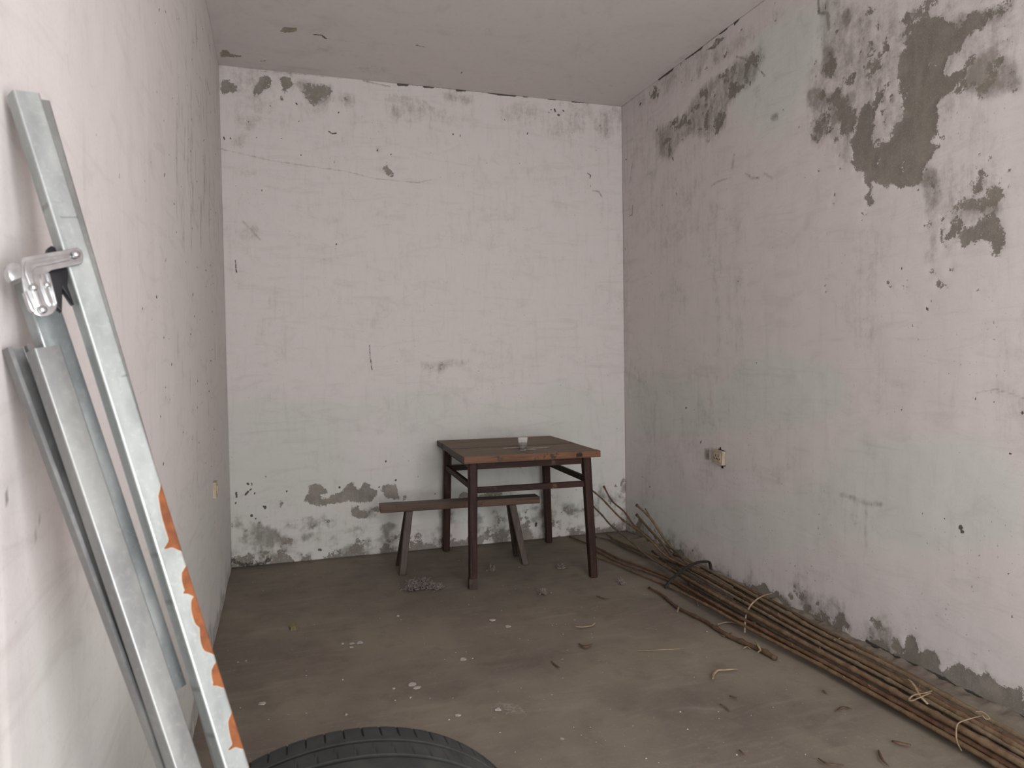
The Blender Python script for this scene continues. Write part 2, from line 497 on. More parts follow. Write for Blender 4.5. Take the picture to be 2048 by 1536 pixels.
S.poly('peel', c1([(740, 1260), (790, 1250), (770, 1300)]), 0.8, 1)
S.poly('peel', c1([(820, 1190), (880, 1200), (860, 1260)]), 0.8, 1)
S.poly('stain', c1([(600, 840), (640, 840), (630, 920)]), 0.7, 1)
S.dots('peel', c1([(580, 615, .02), (630, 600, .015), (365, 1420, .02)]))
# lower right peeled group
S.poly('peel', c2([(1730, 360), (1840, 340), (1870, 470), (1700, 460), (1660, 430)]), 0.95, 1)
S.poly('peel', c2([(1640, 600), (1820, 600), (1850, 740), (1860, 870), (1830, 980), (1790, 990), (1750, 960), (1720, 830), (1640, 770), (1640, 850), (1560, 840), (1480, 890), (1420, 850), (1440, 800), (1500, 740), (1560, 680), (1660, 640)]), 0.85, 1)
S.poly('stain', c2([(1430, 530), (1450, 450), (1500, 500), (1680, 430), (1840, 470), (1830, 600), (1640, 640), (1560, 600)]), 0.85, 2)
S.poly('stain', c2([(1640, 600), (1820, 600), (1860, 870), (1790, 990), (1720, 830), (1560, 840), (1420, 850), (1560, 680)]), 0.6, 2)
S.poly('peel', c2([(1560, 260), (1670, 220), (1680, 260), (1640, 310), (1690, 340), (1660, 390), (1590, 420), (1560, 330)]), 0.75, 1)
S.poly('stain', c2([(1090, 130), (1240, 160), (1280, 330), (1340, 400), (1300, 500), (1240, 560), (1150, 600), (1140, 530), (1200, 480), (1120, 430), (1090, 300)]), 0.85, 2)
S.poly('stain', c2([(1290, 150), (1430, 140), (1430, 200), (1310, 220)]), 0.55, 2)
S.poly('peel', c2([(1250, 770), (1300, 710), (1350, 720), (1330, 850), (1350, 890), (1290, 950), (1280, 850)]), 0.7, 1)
S.poly('stain', c2([(1130, 820), (1220, 780), (1230, 1040), (1090, 1030)]), 0.6, 4)
for p in ([(1170, 1080), (1210, 1070), (1240, 1110), (1230, 1150), (1170, 1130)], [(1220, 1180), (1360, 1210), (1360, 1250), (1220, 1270)], [(1340, 1050), (1400, 1060), (1390, 1120), (1330, 1110)],
          [(920, 1230), (950, 1240), (990, 1220), (990, 1290), (920, 1280)], [(1610, 1280), (1670, 1260), (1670, 1330), (1610, 1320)], [(1330, 580), (1370, 540), (1390, 610)],
          [(1800, 220), (1860, 250), (1860, 310), (1810, 280)], [(812, 540), (840, 540), (835, 640), (812, 640)], [(1750, 20), (1760, 60), (1720, 130), (1700, 120)], [(1560, 150), (1620, 140), (1610, 200)]):
    S.poly('peel', c2(p), 0.9, 1)
S.dots('peel', c2([(360, 50, .022), (165, 190, .018), (295, 490, .02), (312, 410, .014), (570, 580, .016), (595, 555, .012), (605, 590, .014), (565, 640, .01), (800, 1215, .02), (825, 1255, .016), (230, 1240, .014), (235, 1298, .012), (180, 1110, .01), (245, 765, .012), (405, 750, .014), (390, 805, .012), (1150, 1355, .012), (1190, 1385, .014), (1720, 1215, .01), (1165, 1450, .01), (1300, 625, .016), (1910, 185, .02), (1905, 325, .014), (1440, 745, .014), (1080, 365, .016), (850, 465, .01), (980, 1185, .008), (925, 1085, .008), (1640, 35, .014), (355, 170, .012)]))
# grey-green damp field between corner and big patch
c3 = crop(1230, 0, 2.478)
S.poly('stain', c3([(430, 400), (560, 330), (700, 230), (745, 240), (730, 330), (690, 420), (600, 500), (560, 560), (540, 660), (470, 690), (380, 680), (310, 740), (290, 790), (210, 770), (195, 640), (330, 560)]), 0.68, 4)
S.poly('stain', c3([(720, 100), (830, 20), (840, 90), (760, 150)]), 0.5, 5)
S.poly('stain', c3([(110, 470), (330, 300), (560, 150), (700, 90), (720, 200), (500, 330), (300, 460), (120, 560)]), 0.45, 6)
S.poly('stain', c3([(680, 430), (720, 420), (715, 555), (685, 550)]), 0.45, 3)
S.poly('stain', c3([(900, 400), (935, 400), (930, 530), (905, 540)]), 0.35, 3)
S.poly('stain', c3([(770, 360), (840, 345), (840, 385), (790, 390)]), 0.4, 3)
S.poly('stain', c3([(765, 570), (815, 545), (815, 595), (775, 595)]), 0.8, 1)
S.poly('peel', c3([(555, 172), (500, 190), (480, 225), (440, 250), (490, 240), (520, 205)]), 0.85, 0)
S.line('stain', c3([(480, 920), (500, 905), (530, 893), (570, 880)]), 0.006, 0.5)
S.line('stain', c3([(645, 860), (680, 885), (715, 880)]), 0.007, 0.6)
S.line('stain', c3([(740, 860), (780, 885)]), 0.007, 0.5)
S.poly('stain', c3([(440, 680), (480, 690), (460, 710)]), 0.9, 1)
S.line('stain', c3([(600, 280), (640, 290), (680, 310), (700, 330), (745, 378)]), 0.003, 0.9)
S.line('peel', c3([(680, 305), (700, 328)]), 0.010, 0.8)
S.line('stain', c3([(590, 770), (580, 830)]), 0.012, 0.6)
S.dots('dark', c3([(288, 788, .018), (237, 1017, .01), (125, 515, .02), (305, 960, .01), (380, 400, .01), (330, 410, .008), (430, 545, .008), (835, 545, .008), (910, 630, .008), (610, 1395, .010), (1420, 1330, .008), (55, 790, .012), (50, 1235, .01)]), val=0.8)
S.dots('peel', c3([(1115, 772, .022), (1005, 845, .018), (1115, 835, .014)]))
S.line('stain', c3([(70, 1070), (85, 1065), (88, 1020)]), 0.004, 0.9)
S.line('stain', c3([(75, 900), (90, 800)]), 0.010, 0.5)
# joint with the ceiling
jl = [(1246, 207), (1300, 168), (1344, 137), (1390, 103), (1440, 66), (1490, 29), (1534, -3)]
S.line('dark', jl, 0.003, 0.55)
for a in ([(1262, 192), (1278, 182)], [(1318, 157), (1345, 138)], [(1372, 115), (1402, 94)], [(1440, 64), (1452, 56)], [(1470, 45), (1476, 38)]):
    S.line('dark', a, 0.010, 0.9)
# wear lower down
c4 = crop(1230, 600, 2.5037)
S.dots('dark', c4([(356, 540, .018), (708, 315, .012), (1435, 548, .012), (1730, 1140, .03), (1738, 1160, .02), (1650, 1095, .012), (1290, 1135, .008), (1805, 495, .010), (1900, 510, .008), (1490, 130, .010), (1560, 45, .016), (1230, 690, .008), (1270, 745, .008), (1725, 765, .008), (1980, 770, .012), (395, 550, .010), (138, 885, .010), (175, 935, .012), (430, 710, .014), (1540, 1070, .01), (1955, 1130, .01), (2040, 565, .016)]), val=0.75)
S.line('stain', c4([(1130, 975), (1190, 990), (1255, 1020), (1330, 1022)]), 0.009, 0.5)
S.poly('stain', c4([(1120, 965), (1200, 975), (1270, 1015), (1260, 1040), (1170, 1010)]), 0.5, 2)
S.line('stain', c4([(1160, 1000), (1152, 1100), (1157, 1200)]), 0.008, 0.3)
S.line('stain', c4([(1215, 1010), (1205, 1130)]), 0.010, 0.35)
S.line('stain', c4([(1258, 1030), (1255, 1130), (1260, 1240)]), 0.009, 0.32)
S.poly('stain', c4([(443, 738), (470, 738), (468, 800), (445, 798)]), 0.9, 1)
S.line('stain', c4([(1810, 465), (1905, 448), (1990, 470), (2048, 492)]), 0.003, 0.6)
S.poly('stain', c4([(1640, 480), (1730, 480), (1740, 540), (1660, 530)]), 0.35, 4)
S.poly('stain', c4([(480, 870), (530, 880), (520, 1000), (400, 1000), (400, 900)]), 0.25, 6)
for k in range(130):
    x, y = random.uniform(1500, 2040), random.uniform(960, 1380)
    if y < 1180 + (x - 1511) * 0.49 - 20:
        S.dots('dark', [(x, y, random.uniform(.004, .009))], val=random.uniform(.35, .7))
# damp plinth: crumbled render along the floor
S.m['stain'] = np.maximum(S.m['stain'], np.clip((fractal(S.U.shape, 9, 8) - 0.47) * 2.2, 0, 0.24) * (S.U > 1.8))
zz = S.V
nzl = fractal(S.U.shape, 26, 5)
S.m['stain'] = np.maximum(S.m['stain'], np.clip((0.16 + 0.22 * (nzl - 0.5) * 2 - zz) / 0.14, 0, 1) * 0.65 * (S.U > 1.6))
S.m['peel'] = np.maximum(S.m['peel'], np.clip((0.035 + 0.32 * (fractal(S.U.shape, 30, 6) - 0.5) - zz) / 0.03, 0, 1) * (S.U > 1.4))
c6 = crop(1500, 1150, 3.737)
S.poly('peel', c6([(860, 600), (880, 490), (1000, 480), (1060, 590), (1150, 560), (1160, 450), (1250, 470), (1260, 570), (1330, 530), (1390, 530), (1410, 640), (1360, 690), (1460, 700), (1490, 640), (1560, 630), (1660, 680), (1700, 740), (1780, 710), (1840, 790), (1900, 845), (2060, 850), (2060, 1120), (1450, 800)]), 0.95, 1)
S.poly('peel', c6([(280, 120), (310, 130), (325, 200), (270, 190)]), 0.8, 1)
S.line('dark', c6([(870, 500), (1060, 600), (1250, 690), (1460, 780), (1560, 860), (1650, 880), (1760, 950), (2060, 1080)]), 0.008, 0.75)
S.crumble(0.30, 0.95)
S.poly('tint', c4([(40, 380), (560, 380), (760, 240), (1130, 380), (1080, 560), (540, 700), (60, 700)]), 0.75, 10)
S.poly('tint', c4([(60, 960), (700, 980), (1130, 760), (1500, 700), (2060, 760), (2060, 1260), (60, 1260)]), 0.75, 14)
S.poly('tint', c3([(640, 230), (900, 0), (1150, 0), (1000, 430), (820, 720), (560, 560)]), 0.75, 14)
S.relief = blur(S.m['peel'], 1) * 0.003 + (fractal(S.U.shape, 8, 3) - 0.5) * 0.010 * (S.U > 1.8) * (S.U < 5.1)
wall_right = S.build('wall_right', plaster('right_plaster', cement=(0.150, 0.134, 0.115)), 0.2)

# ================================================================== BACK WALL
S = Surface(1, YB, axis((XL, XR, 0.0068)), axis((0, H, 0.007)))
d1 = crop(400, 0, 2.3814)
for p, v in (([(100, 380), (130, 373), (142, 400), (170, 405), (165, 435), (130, 430), (110, 445), (98, 430)], .95), ([(240, 430), (280, 380), (300, 365), (342, 372), (340, 410), (290, 440), (250, 470)], .85),
             ([(375, 370), (430, 368), (440, 410), (400, 440), (402, 490), (375, 480), (395, 420)], .95), ([(490, 390), (600, 400), (630, 430), (600, 470), (560, 480), (555, 520), (535, 505), (500, 460)], .72),
             ([(855, 800), (880, 790), (888, 760), (900, 800), (930, 830), (932, 852), (905, 840), (880, 815)], .9)):
    S.poly('peel', d1(p), v, 1)
for p, v, k in (([(230, 400), (340, 360), (345, 420), (250, 480)], .6, 2), ([(430, 380), (640, 400), (630, 480), (560, 520), (480, 450)], .6, 3), ([(640, 440), (750, 440), (750, 530), (670, 520)], .5, 4), ([(880, 440), (945, 440), (955, 565), (900, 575)], .45, 4),
                ([(1140, 430), (1320, 450), (1280, 500), (1180, 490)], .55, 3), ([(140, 480), (290, 560), (290, 620), (200, 620), (140, 540)], .5, 5), ([(160, 640), (260, 640), (200, 710), (150, 700)], .5, 4), ([(150, 790), (290, 770), (280, 860), (160, 850)], .35, 6),
                ([(1840, 530), (1980, 520), (1960, 640), (1930, 720), (1880, 660)], .45, 5), ([(1400, 500), (1620, 480), (1600, 600), (1440, 580)], .35, 5), ([(1480, 610), (1620, 610), (1600, 650), (1500, 650)], .45, 4), ([(1060, 470), (1120, 520), (1100, 525), (1050, 480)], .6, 1),
                ([(1150, 520), (1220, 520), (1210, 600), (1150, 600)], .4, 4), ([(1720, 490), (1980, 520), (1980, 600), (1780, 580)], .3, 6), ([(830, 690), (870, 690), (860, 740), (830, 720)], .6, 2), ([(160, 1080), (280, 1060), (280, 1150), (170, 1150)], .35, 4), ([(1380, 780), (1600, 780), (1560, 900), (1400, 860)], .2, 7), ([(440, 960), (500, 950), (480, 1010)], .3, 3),
                ([(780, 230), (1000, 560), (700, 700), (500, 560)], .12, 14), ([(1330, 600), (2000, 560), (2000, 900), (1300, 1000)], .14, 18)):
    S.poly('stain', d1(p), v, k)
S.line('stain', d1([(100, 710), (340, 765), (540, 795), (690, 815), (830, 850), (1040, 870), (1120, 850)]), 0.003, 0.55)
S.line('stain', d1([(205, 1055), (285, 1140)]), 0.006, 0.5)
S.line('dark', d1([(612, 625), (630, 637), (650, 634)]), 0.004, 0.7)
S.line('dark', d1([(1845, 825), (1860, 835), (1857, 850)]), 0.004, 0.7)
S.line('stain', d1([(1870, 908), (1900, 912), (1912, 935)]), 0.004, 0.7)
S.dots('dark', d1([(1690, 525, .022), (1707, 548, .024), (1730, 527, .02), (1660, 535, .014), (1672, 522, .012), (387, 660, .014), (295, 907, .012), (470, 578, .010), (480, 738, .014), (650, 1160, .012), (645, 1185, .010), (172, 885, .012), (1357, 870, .010), (1522, 778, .010), (1365, 778, .008), (1783, 1025, .010), (335, 505, .016), (460, 495, .018), (660, 535, .016), (845, 715, .014), (910, 735, .012), (620, 755, .010), (640, 770, .010), (270, 655, .012), (230, 580, .014), (115, 660, .016), (145, 660, .014), (1205, 640, .016), (1560, 635, .012), (1240, 645, .012), (1860, 885, .010), (1450, 570, .012)]), val=0.7)
jp = [(438, 131), (545, 143), (650, 155), (720, 162), (800, 169), (900, 176), (980, 184), (1060, 192), (1150, 201), (1244, 209)]
S.line('dark', d1([(270, 340), (360, 344), (540, 360), (680, 374)]), 0.003, 0.5)
for a in ([(945, 401), (985, 403)], [(1070, 411), (1108, 413)], [(1225, 427), (1260, 429)], [(1375, 438), (1410, 444)], [(1420, 447), (1500, 453)], [(1545, 458), (1570, 455)], [(1660, 467), (1690, 470)], [(1775, 481), (1832, 484)]):
    S.line('dark', d1(a), 0.008, 1.0)
S.line('dark', d1([(940, 400), (1110, 413), (1230, 428), (1370, 441), (1520, 456), (1700, 470), (1850, 486)]), 0.003, 0.6)
S.line('stain', d1([(780, 385), (850, 400), (905, 412)]), 0.004, 0.7)
S.poly('stain', [(838, 722), (945, 720), (925, 732), (900, 735), (885, 750), (845, 744)], 0.5, 2)
S.line('dark', [(739, 690), (740, 712), (744, 740)], 0.004, 0.6)
S.line('dark', [(471, 520), (473, 545)], 0.005, 0.6)
S.dots('dark', [(672, 490, .01), (663, 497, .008), (1193, 300, .01), (1030, 480, .008), (830, 580, .008), (1120, 430, .008), (560, 620, .008), (720, 660, .008)], val=.6)
# peeled band low on the wall
d4 = crop(430, 900, 4.357)
S.poly('peel', d4([(745, 420), (800, 380), (795, 325), (860, 290), (895, 320), (960, 335), (980, 360), (960, 400), (920, 380), (890, 390), (930, 420), (1000, 420), (1010, 385), (1100, 370), (1110, 310), (1150, 270), (1190, 265), (1190, 335), (1220, 340), (1260, 310), (1260, 280), (1300, 270), (1370, 320), (1420, 350), (1420, 390), (1380, 440), (1340, 480), (1280, 470), (1180, 450), (1070, 470), (1000, 460), (880, 460)]), 1.0, 1)
S.poly('peel', d4([(1460, 310), (1540, 310), (1590, 290), (1600, 380), (1630, 435), (1560, 430), (1480, 430), (1460, 380)]), 1.0, 1)
S.poly('peel', d4([(1190, 500), (1260, 500), (1270, 540), (1340, 550), (1330, 600), (1250, 605), (1190, 560)]), 0.9, 1)
S.poly('peel', d4([(1370, 500), (1440, 485), (1440, 545), (1370, 550)]), 0.9, 1)
S.poly('peel', d4([(550, 450), (575, 440), (600, 462), (560, 515)]), 0.95, 0)
S.poly('peel', d4([(1640, 400), (1670, 390), (1690, 430), (1640, 440)]), 0.8, 0)
d5 = crop(720, 840, 3.793)
S.poly('peel', d5([(740, 560), (790, 545), (900, 560), (1060, 530), (1090, 570), (1160, 550), (1160, 575), (1000, 585), (760, 600)]), 0.9, 1)
S.poly('peel', d5([(1915, 515), (1945, 485), (1960, 510)]), 0.9, 0)
S.line('peel', d5([(1985, 490), (2000, 450)]), 0.010, 0.9)
S.dots('dark', d5([(1640, 530, .012), (1215, 355, .010), (1335, 360, .010), (195, 313, .012), (370, 310, .008), (440, 430, .01), (570, 560, .012), (1335, 795, .03), (1440, 820, .012), (1530, 700, .012), (1950, 66, .012)]), val=.7)
S.line('dark', d4([(265, 390), (290, 360)]), 0.005, 0.8)
S.line('dark', d4([(185, 370), (188, 410)]), 0.006, 0.7)
S.dots('dark', d4([(287, 295, .02), (320, 297, .012), (310, 345, .016), (345, 378, .014), (180, 462, .016), (435, 500, .03), (420, 490, .016), (625, 360, .014), (1490, 98, .014), (1575, 262, .02), (1432, 323, .014), (1085, 325, .02), (445, 232, .010), (320, 572, .024), (355, 600, .012)]), val=.75)
S.m['stain'] = np.maximum(S.m['stain'], np.clip((fractal(S.U.shape, 9, 25) - 0.50) * 2.0, 0, 0.16))
S.m['stain'] = np.maximum(S.m['stain'], np.clip((S.V - 2.75) / 0.4, 0, 1) * np.clip((fractal(S.U.shape, 16, 26) - 0.47) * 3, 0, 0.34))
zz = S.V
nb = fractal(S.U.shape, 22, 21)
low = np.clip((0.36 + 0.24 * (nb - 0.5) * 2 - zz) / 0.14, 0, 1)
S.m['stain'] = np.maximum(S.m['stain'], low * (0.12 + 0.75 * np.clip((fractal(S.U.shape, 34, 22) - 0.40) * 3.2, 0, 1)))
S.m['peel'] = np.maximum(S.m['peel'], np.clip((0.07 + 0.40 * (fractal(S.U.shape, 30, 23) - 0.5) - zz) / 0.05, 0, 1) * 0.7)
S.line('dark', d4([(140, 960), (250, 1000), (420, 990), (480, 950)]), 0.016, 0.55)
S.sub('stain', d4([(820, 800), (980, 760), (1000, 860), (980, 940), (830, 920)]), 0.7, 2)
S.sub('peel', d4([(820, 800), (980, 760), (1000, 860), (980, 940), (830, 920)]), 0.9, 2)
S.dots('dark', d4([(910, 868, .034), (925, 875, .02)]), val=.6)
S.poly('stain', d4([(740, 760), (840, 705), (880, 740), (800, 800), (740, 800)]), 0.95, 2)
S.poly('stain', d4([(1060, 870), (1180, 800), (1300, 840), (1310, 900), (1180, 930), (1060, 920)]), 0.9, 2)
S.poly('stain', d4([(490, 790), (620, 750), (740, 800), (640, 860), (520, 840)]), 0.8, 3)
S.crumble(0.4, 1.0, 0.8)
S.relief = blur(S.m['peel'], 1) * 0.003 + (fractal(S.U.shape, 7, 31) - 0.5) * 0.008
S.relief[:, -2:] = 0
S.poly('tint', [(440, 780), (1250, 760), (1250, 1060), (440, 1140)], 0.75, 20)
wall_back = S.build('wall_back', plaster('back_plaster', pink=(0.615, 0.574, 0.558), tints=0.1), 0.2)

# ================================================================== LEFT WALL
S = Surface(0, XL, axis((YF, 0.8, 0.12), (0.8, YB, 0.0095)), axis((0, H, 0.010)))
e1 = crop(0, 150, 2.794)
for k in range(260):
    x = random.choice((random.uniform(300, 436), random.uniform(380, 436)))
    y = random.uniform(10, 1100)
    S.dots('dark', [(x, y, random.uniform(.005, .012))], val=random.uniform(.4, .85))
for k in range(90):
    x = random.uniform(350, 437)
    y = random.uniform(0, 420) if k % 3 else random.uniform(0, 900)
    S.line('stain', [(x, y), (x + random.uniform(-2, 3), y + random.uniform(20, 110))], random.uniform(.010, .04), random.uniform(.12, .42))
for a in ([(390, 180), (398, 215)], [(414, 165), (420, 190)], [(425, 180), (430, 225)], [(404, 310), (408, 330)], [(415, 60), (419, 100)]):
    S.line('dark', a, 0.007, 0.55)
S.dots('dark', [(240, 352, .012), (193, 266, .008), (289, 361, .012), (292, 400, .012), (314, 593, .016), (372, 523, .010), (285, 618, .008), (167, 383, .008), (195, 347, .008), (350, 408, .01)], val=.8)
S.line('stain', [(14, 985), (12, 1005)], 0.003, .8)
S.line('stain', [(80, 1025), (78, 1048)], 0.003, .7)
S.line('stain', [(72, 1062), (70, 1075)], 0.003, .6)
e2 = crop(0, 640, 3.338)
S.dots('dark', e2([(1130, 130, .01), (1300, 415, .01), (1075, 650, .012), (1095, 960, .014), (1330, 820, .012), (975, 75, .01), (1245, 755, .008)]), val=.8)
zz = S.V
S.m['stain'] = np.maximum(S.m['stain'], np.clip((0.16 + 0.25 * (fractal(S.U.shape, 26, 41) - 0.5) * 2 - zz) / 0.12, 0, 1) * 0.6)
ycl = np.clip((S.U - 3.3) / 1.8, 0, 1)
S.m['stain'] = np.maximum(S.m['stain'], ycl * np.clip((fractal(S.U.shape, 20, 42) - 0.5) * 3, 0, 1) * 0.45)
S.line('dark', [(417, 0), (424, 40), (432, 95), (438, 131)], 0.006, 0.5)
S.relief = (fractal(S.U.shape, 9, 43) - 0.5) * 0.010 * (S.U > 1.0) * (S.U < 5.1)
S.m['tint'] = np.clip((1.3 - S.V) * 0.9, 0, 0.6)
wall_left = S.build('wall_left', plaster('left_plaster', pink=(0.65, 0.610, 0.597), green=(0.62, 0.62, 0.59), speck=0.74), -0.2)

# ================================================================== CEILING and FLOOR
S = Surface(2, H, axis((XL - 0.2, XR + 0.2, 0.012)), axis((YF - 0.2, 3.2, 0.15), (3.2, YB, 0.012), (YB, YB + 0.2, 0.1)))
S.poly('peel', d1([(375, 150), (400, 130), (465, 132), (465, 155), (400, 158)]), 1.0, 0)
S.poly('peel', d1([(92, 265), (100, 233), (130, 240), (150, 260), (208, 268), (190, 278), (140, 268), (95, 275)]), 0.9, 0)
S.poly('peel', d1([(283, 285), (310, 283), (312, 294), (288, 294)]), 0.9, 0)
S.line('dark', d1([(540, 165), (580, 168), (600, 184)]), 0.008, .7)
S.line('dark', d1([(1030, 215), (1070, 224)]), 0.008, .6)
S.line('stain', d1([(600, 185), (800, 205), (1030, 218), (1200, 245)]), 0.008, .25)
S.dots('dark', d1([(1247, 348, .014)]), val=.8)
S.m['stain'] = np.maximum(S.m['stain'], np.clip((fractal(S.U.shape, 14, 51) - 0.55) * 3, 0, 1) * 0.3)
S.relief = (fractal(S.U.shape, 7, 52) - 0.5) * 0.006 * (S.V < 5.1) * (S.V > 3.3)
ceiling = S.build('ceiling', plaster('ceiling_plaster', pink=(0.61, 0.563, 0.55), green=(0.60, 0.57, 0.54), cement=(0.22, 0.195, 0.15), tints=0.15, speck=0.78), 0.2)

S = Surface(2, 0.0, axis((XL - 0.2, XR + 0.2, 0.010)), axis((YF - 0.2, 1.5, 0.15), (1.5, YB, 0.010), (YB, YB + 0.2, 0.1)))
g1 = crop(440, 1120, 3.103)
g2 = crop(1000, 1100, 3.103)
for p, v, k in ((g1([(1680, 900), (1760, 850), (1860, 880), (1950, 930), (1860, 970), (1780, 950), (1700, 950)]), .6, 3), (g1([(1820, 1070), (1890, 1070), (1890, 1110), (1830, 1110)]), .45, 1), (g1([(1135, 490), (1200, 485), (1200, 510), (1140, 515)]), .5, 1),
                (g1([(1235, 480), (1290, 470), (1280, 495), (1240, 500)]), .5, 1), (g1([(1520, 980), (1580, 980), (1580, 1010), (1530, 1000)]), .55, 1), (g1([(1550, 665), (1595, 665), (1590, 690), (1555, 690)]), .45, 1),
                (g1([(700, 170), (830, 150), (820, 180), (720, 190)]), .35, 2), (g1([(770, 270), (880, 250), (880, 290), (780, 320)]), .35, 3), (g1([(900, 100), (1000, 80), (990, 110)]), .3, 2),
                (g1([(1660, 375), (1710, 360), (1690, 385)]), .5, 1), (g2([(760, 1090), (860, 1110), (850, 1160), (750, 1150)]), .35, 3), (g2([(1730, 930), (1800, 930), (1810, 980), (1740, 970)]), .45, 2), (g2([(1050, 1110), (1260, 1090), (1260, 1140), (1080, 1150)]), .35, 4),
                (g2([(640, 1240), (720, 1220), (700, 1280), (600, 1290)]), .35, 3), (g2([(840, 1170), (910, 1180), (900, 1210), (850, 1200)]), .4, 2), (g2([(1170, 1290), (1230, 1280), (1220, 1320), (1170, 1310)]), .4, 2), (g2([(800, 430), (1000, 400), (1000, 430), (850, 450)]), .35, 3),
                (g2([(360, 1030), (540, 1010), (520, 1040), (370, 1050)]), .25, 3), (g2([(520, 290), (840, 300), (800, 340), (560, 330)]), .25, 4), (g1([(250, 60), (420, 40), (420, 60), (250, 90)]), .4, 2)):
    S.poly('peel', p, v, k)
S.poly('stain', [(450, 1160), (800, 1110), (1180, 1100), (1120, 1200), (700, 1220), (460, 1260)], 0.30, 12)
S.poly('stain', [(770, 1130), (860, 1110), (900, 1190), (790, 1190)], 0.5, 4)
for p in ([(1200, 1120, .0)],):
    pass
S.m['stain'] = np.maximum(S.m['stain'], np.clip((fractal(S.U.shape, 12, 61) - 0.52) * 3, 0, 1) * 0.45)
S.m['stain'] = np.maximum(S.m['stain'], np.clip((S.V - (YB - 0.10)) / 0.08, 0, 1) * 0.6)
ridge = np.clip((S.U - 2.50) / 0.10, 0, 1) * (S.U < XR + .02) * (S.V > 1.5)
S.relief = (fractal(S.U.shape, 10, 62) - 0.55) * 0.006 * (S.V > 1.5) + ridge * np.clip(fractal(S.U.shape, 60, 63) - 0.35, 0, 1) * 0.05
S.m['peel'] = np.maximum(S.m['peel'], np.clip((XL + 0.12 - S.U) / 0.1, 0, 1) * 0.35 * fractal(S.U.shape, 60, 64))
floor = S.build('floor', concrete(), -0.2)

# ---- wall behind the camera with its wide doorway, and the yard outside
PL = plaster('front_plaster')
def struct_box(name, lo_, hi_, mat):
    a, b = np.array(lo_), np.array(hi_)
    V = [(x, y, z) for x in (a[0], b[0]) for y in (a[1], b[1]) for z in (a[2], b[2])]
    F = [(0, 1, 3, 2), (4, 6, 7, 5), (0, 4, 5, 1), (2, 3, 7, 6), (0, 2, 6, 4), (1, 5, 7, 3)]
    o = mesh(name, V, F, mat, None, False)
    o['kind'] = 'structure'
    return o
struct_box('wall_front', (XL - 0.2, YF - 0.2, 0), (0.10, YF, H), PL)
struct_box('wall_front_pier', (2.0, YF - 0.2, 0), (XR + 0.2, YF, H), PL)
struct_box('wall_front_lintel', (0.10, YF - 0.2, 2.5), (2.0, YF, H), PL)
struct_box('ground_outside', (-8, YF - 12, -0.22), (10, YF - 0.2, -0.02), NT('yard_earth', 0.95).m)

#OBJECTS
# ------------------------------------------------------------------ materials of the things
def wood(name, a, b, worn, wear=0.6, scale=(1, 1, 1), rough=0.55, spec=0.3):
    n = NT(name, rough=rough, spec=spec)
    c = n.coord(scale=scale)
    g = n.noise(n.coord(scale=tuple(x * k for x, k in zip(scale, (1, 1, 1)))), 38, 5, 0.6, 0.6)
    m_ = n.noise(n.coord(), 11, 5, 0.7)
    f_ = n.noise(n.coord(), 90, 3)
    col = n.mix(n.step(g, 0.35, 0.65), a, b)
    col = n.mix(n.step(m_, wear, wear + 0.09), col, worn)
    col = n.mix(n.math('MULTIPLY', n.step(f_, 0.6, 0.75), 0.15), col, (0.2, 0.17, 0.14))
    n.color(col)
    n.bump(n.math('ADD', g, n.math('MULTIPLY', m_, 0.6)), 0.35, 0.002)
    return n.m
LACQ_Z = wood('worn_red_lacquer_upright', (0.018, 0.0085, 0.007), (0.042, 0.018, 0.0135), (0.085, 0.05, 0.034), 0.60, (1, 1, 0.08), 0.6, 0.18)
LACQ_X = wood('worn_red_lacquer_rail', (0.018, 0.0085, 0.007), (0.042, 0.018, 0.0135), (0.085, 0.05, 0.034), 0.60, (0.08, 1, 1), 0.6, 0.18)
EDGE_X = wood('rubbed_orange_edge', (0.08, 0.032, 0.0144), (0.16, 0.068, 0.028), (0.036, 0.0176, 0.012), 0.57, (0.06, 1, 1))
EDGE_D = wood('dark_end_grain', (0.0298, 0.017, 0.0136), (0.0595, 0.034, 0.0238), (0.102, 0.068, 0.0425), 0.62, (1, 0.1, 1))
DUSTY = wood('dusty_board_top', (0.1553, 0.1188, 0.0891), (0.2093, 0.1647, 0.1255), (0.2565, 0.2093, 0.162), 0.62, (0.05, 1, 1), 0.75, 0.2)
BENCH_T = wood('dusty_bench_top', (0.13, 0.1105, 0.091), (0.1755, 0.1495, 0.1235), (0.208, 0.182, 0.156), 0.62, (0.05, 1, 1), 0.8, 0.2)
BENCH_S = wood('bench_side', (0.0467, 0.0255, 0.0153), (0.102, 0.0527, 0.0289), (0.034, 0.0213, 0.0153), 0.6, (0.05, 1, 1))
BENCH_L = wood('bench_leg_wood', (0.032, 0.0216, 0.016), (0.068, 0.044, 0.0304), (0.112, 0.08, 0.056), 0.63, (1, 1, 0.08))

def two_tone(o, top_mat, ends=None):
    """upward faces take the dusty material, x-end faces the end grain"""
    me = o.data
    me.materials.append(top_mat)
    if ends:
        me.materials.append(ends)
    for p in me.polygons:
        if p.normal.z > 0.8:
            p.material_index = 1
        elif ends and abs(p.normal.x) > 0.8:
            p.material_index = 2

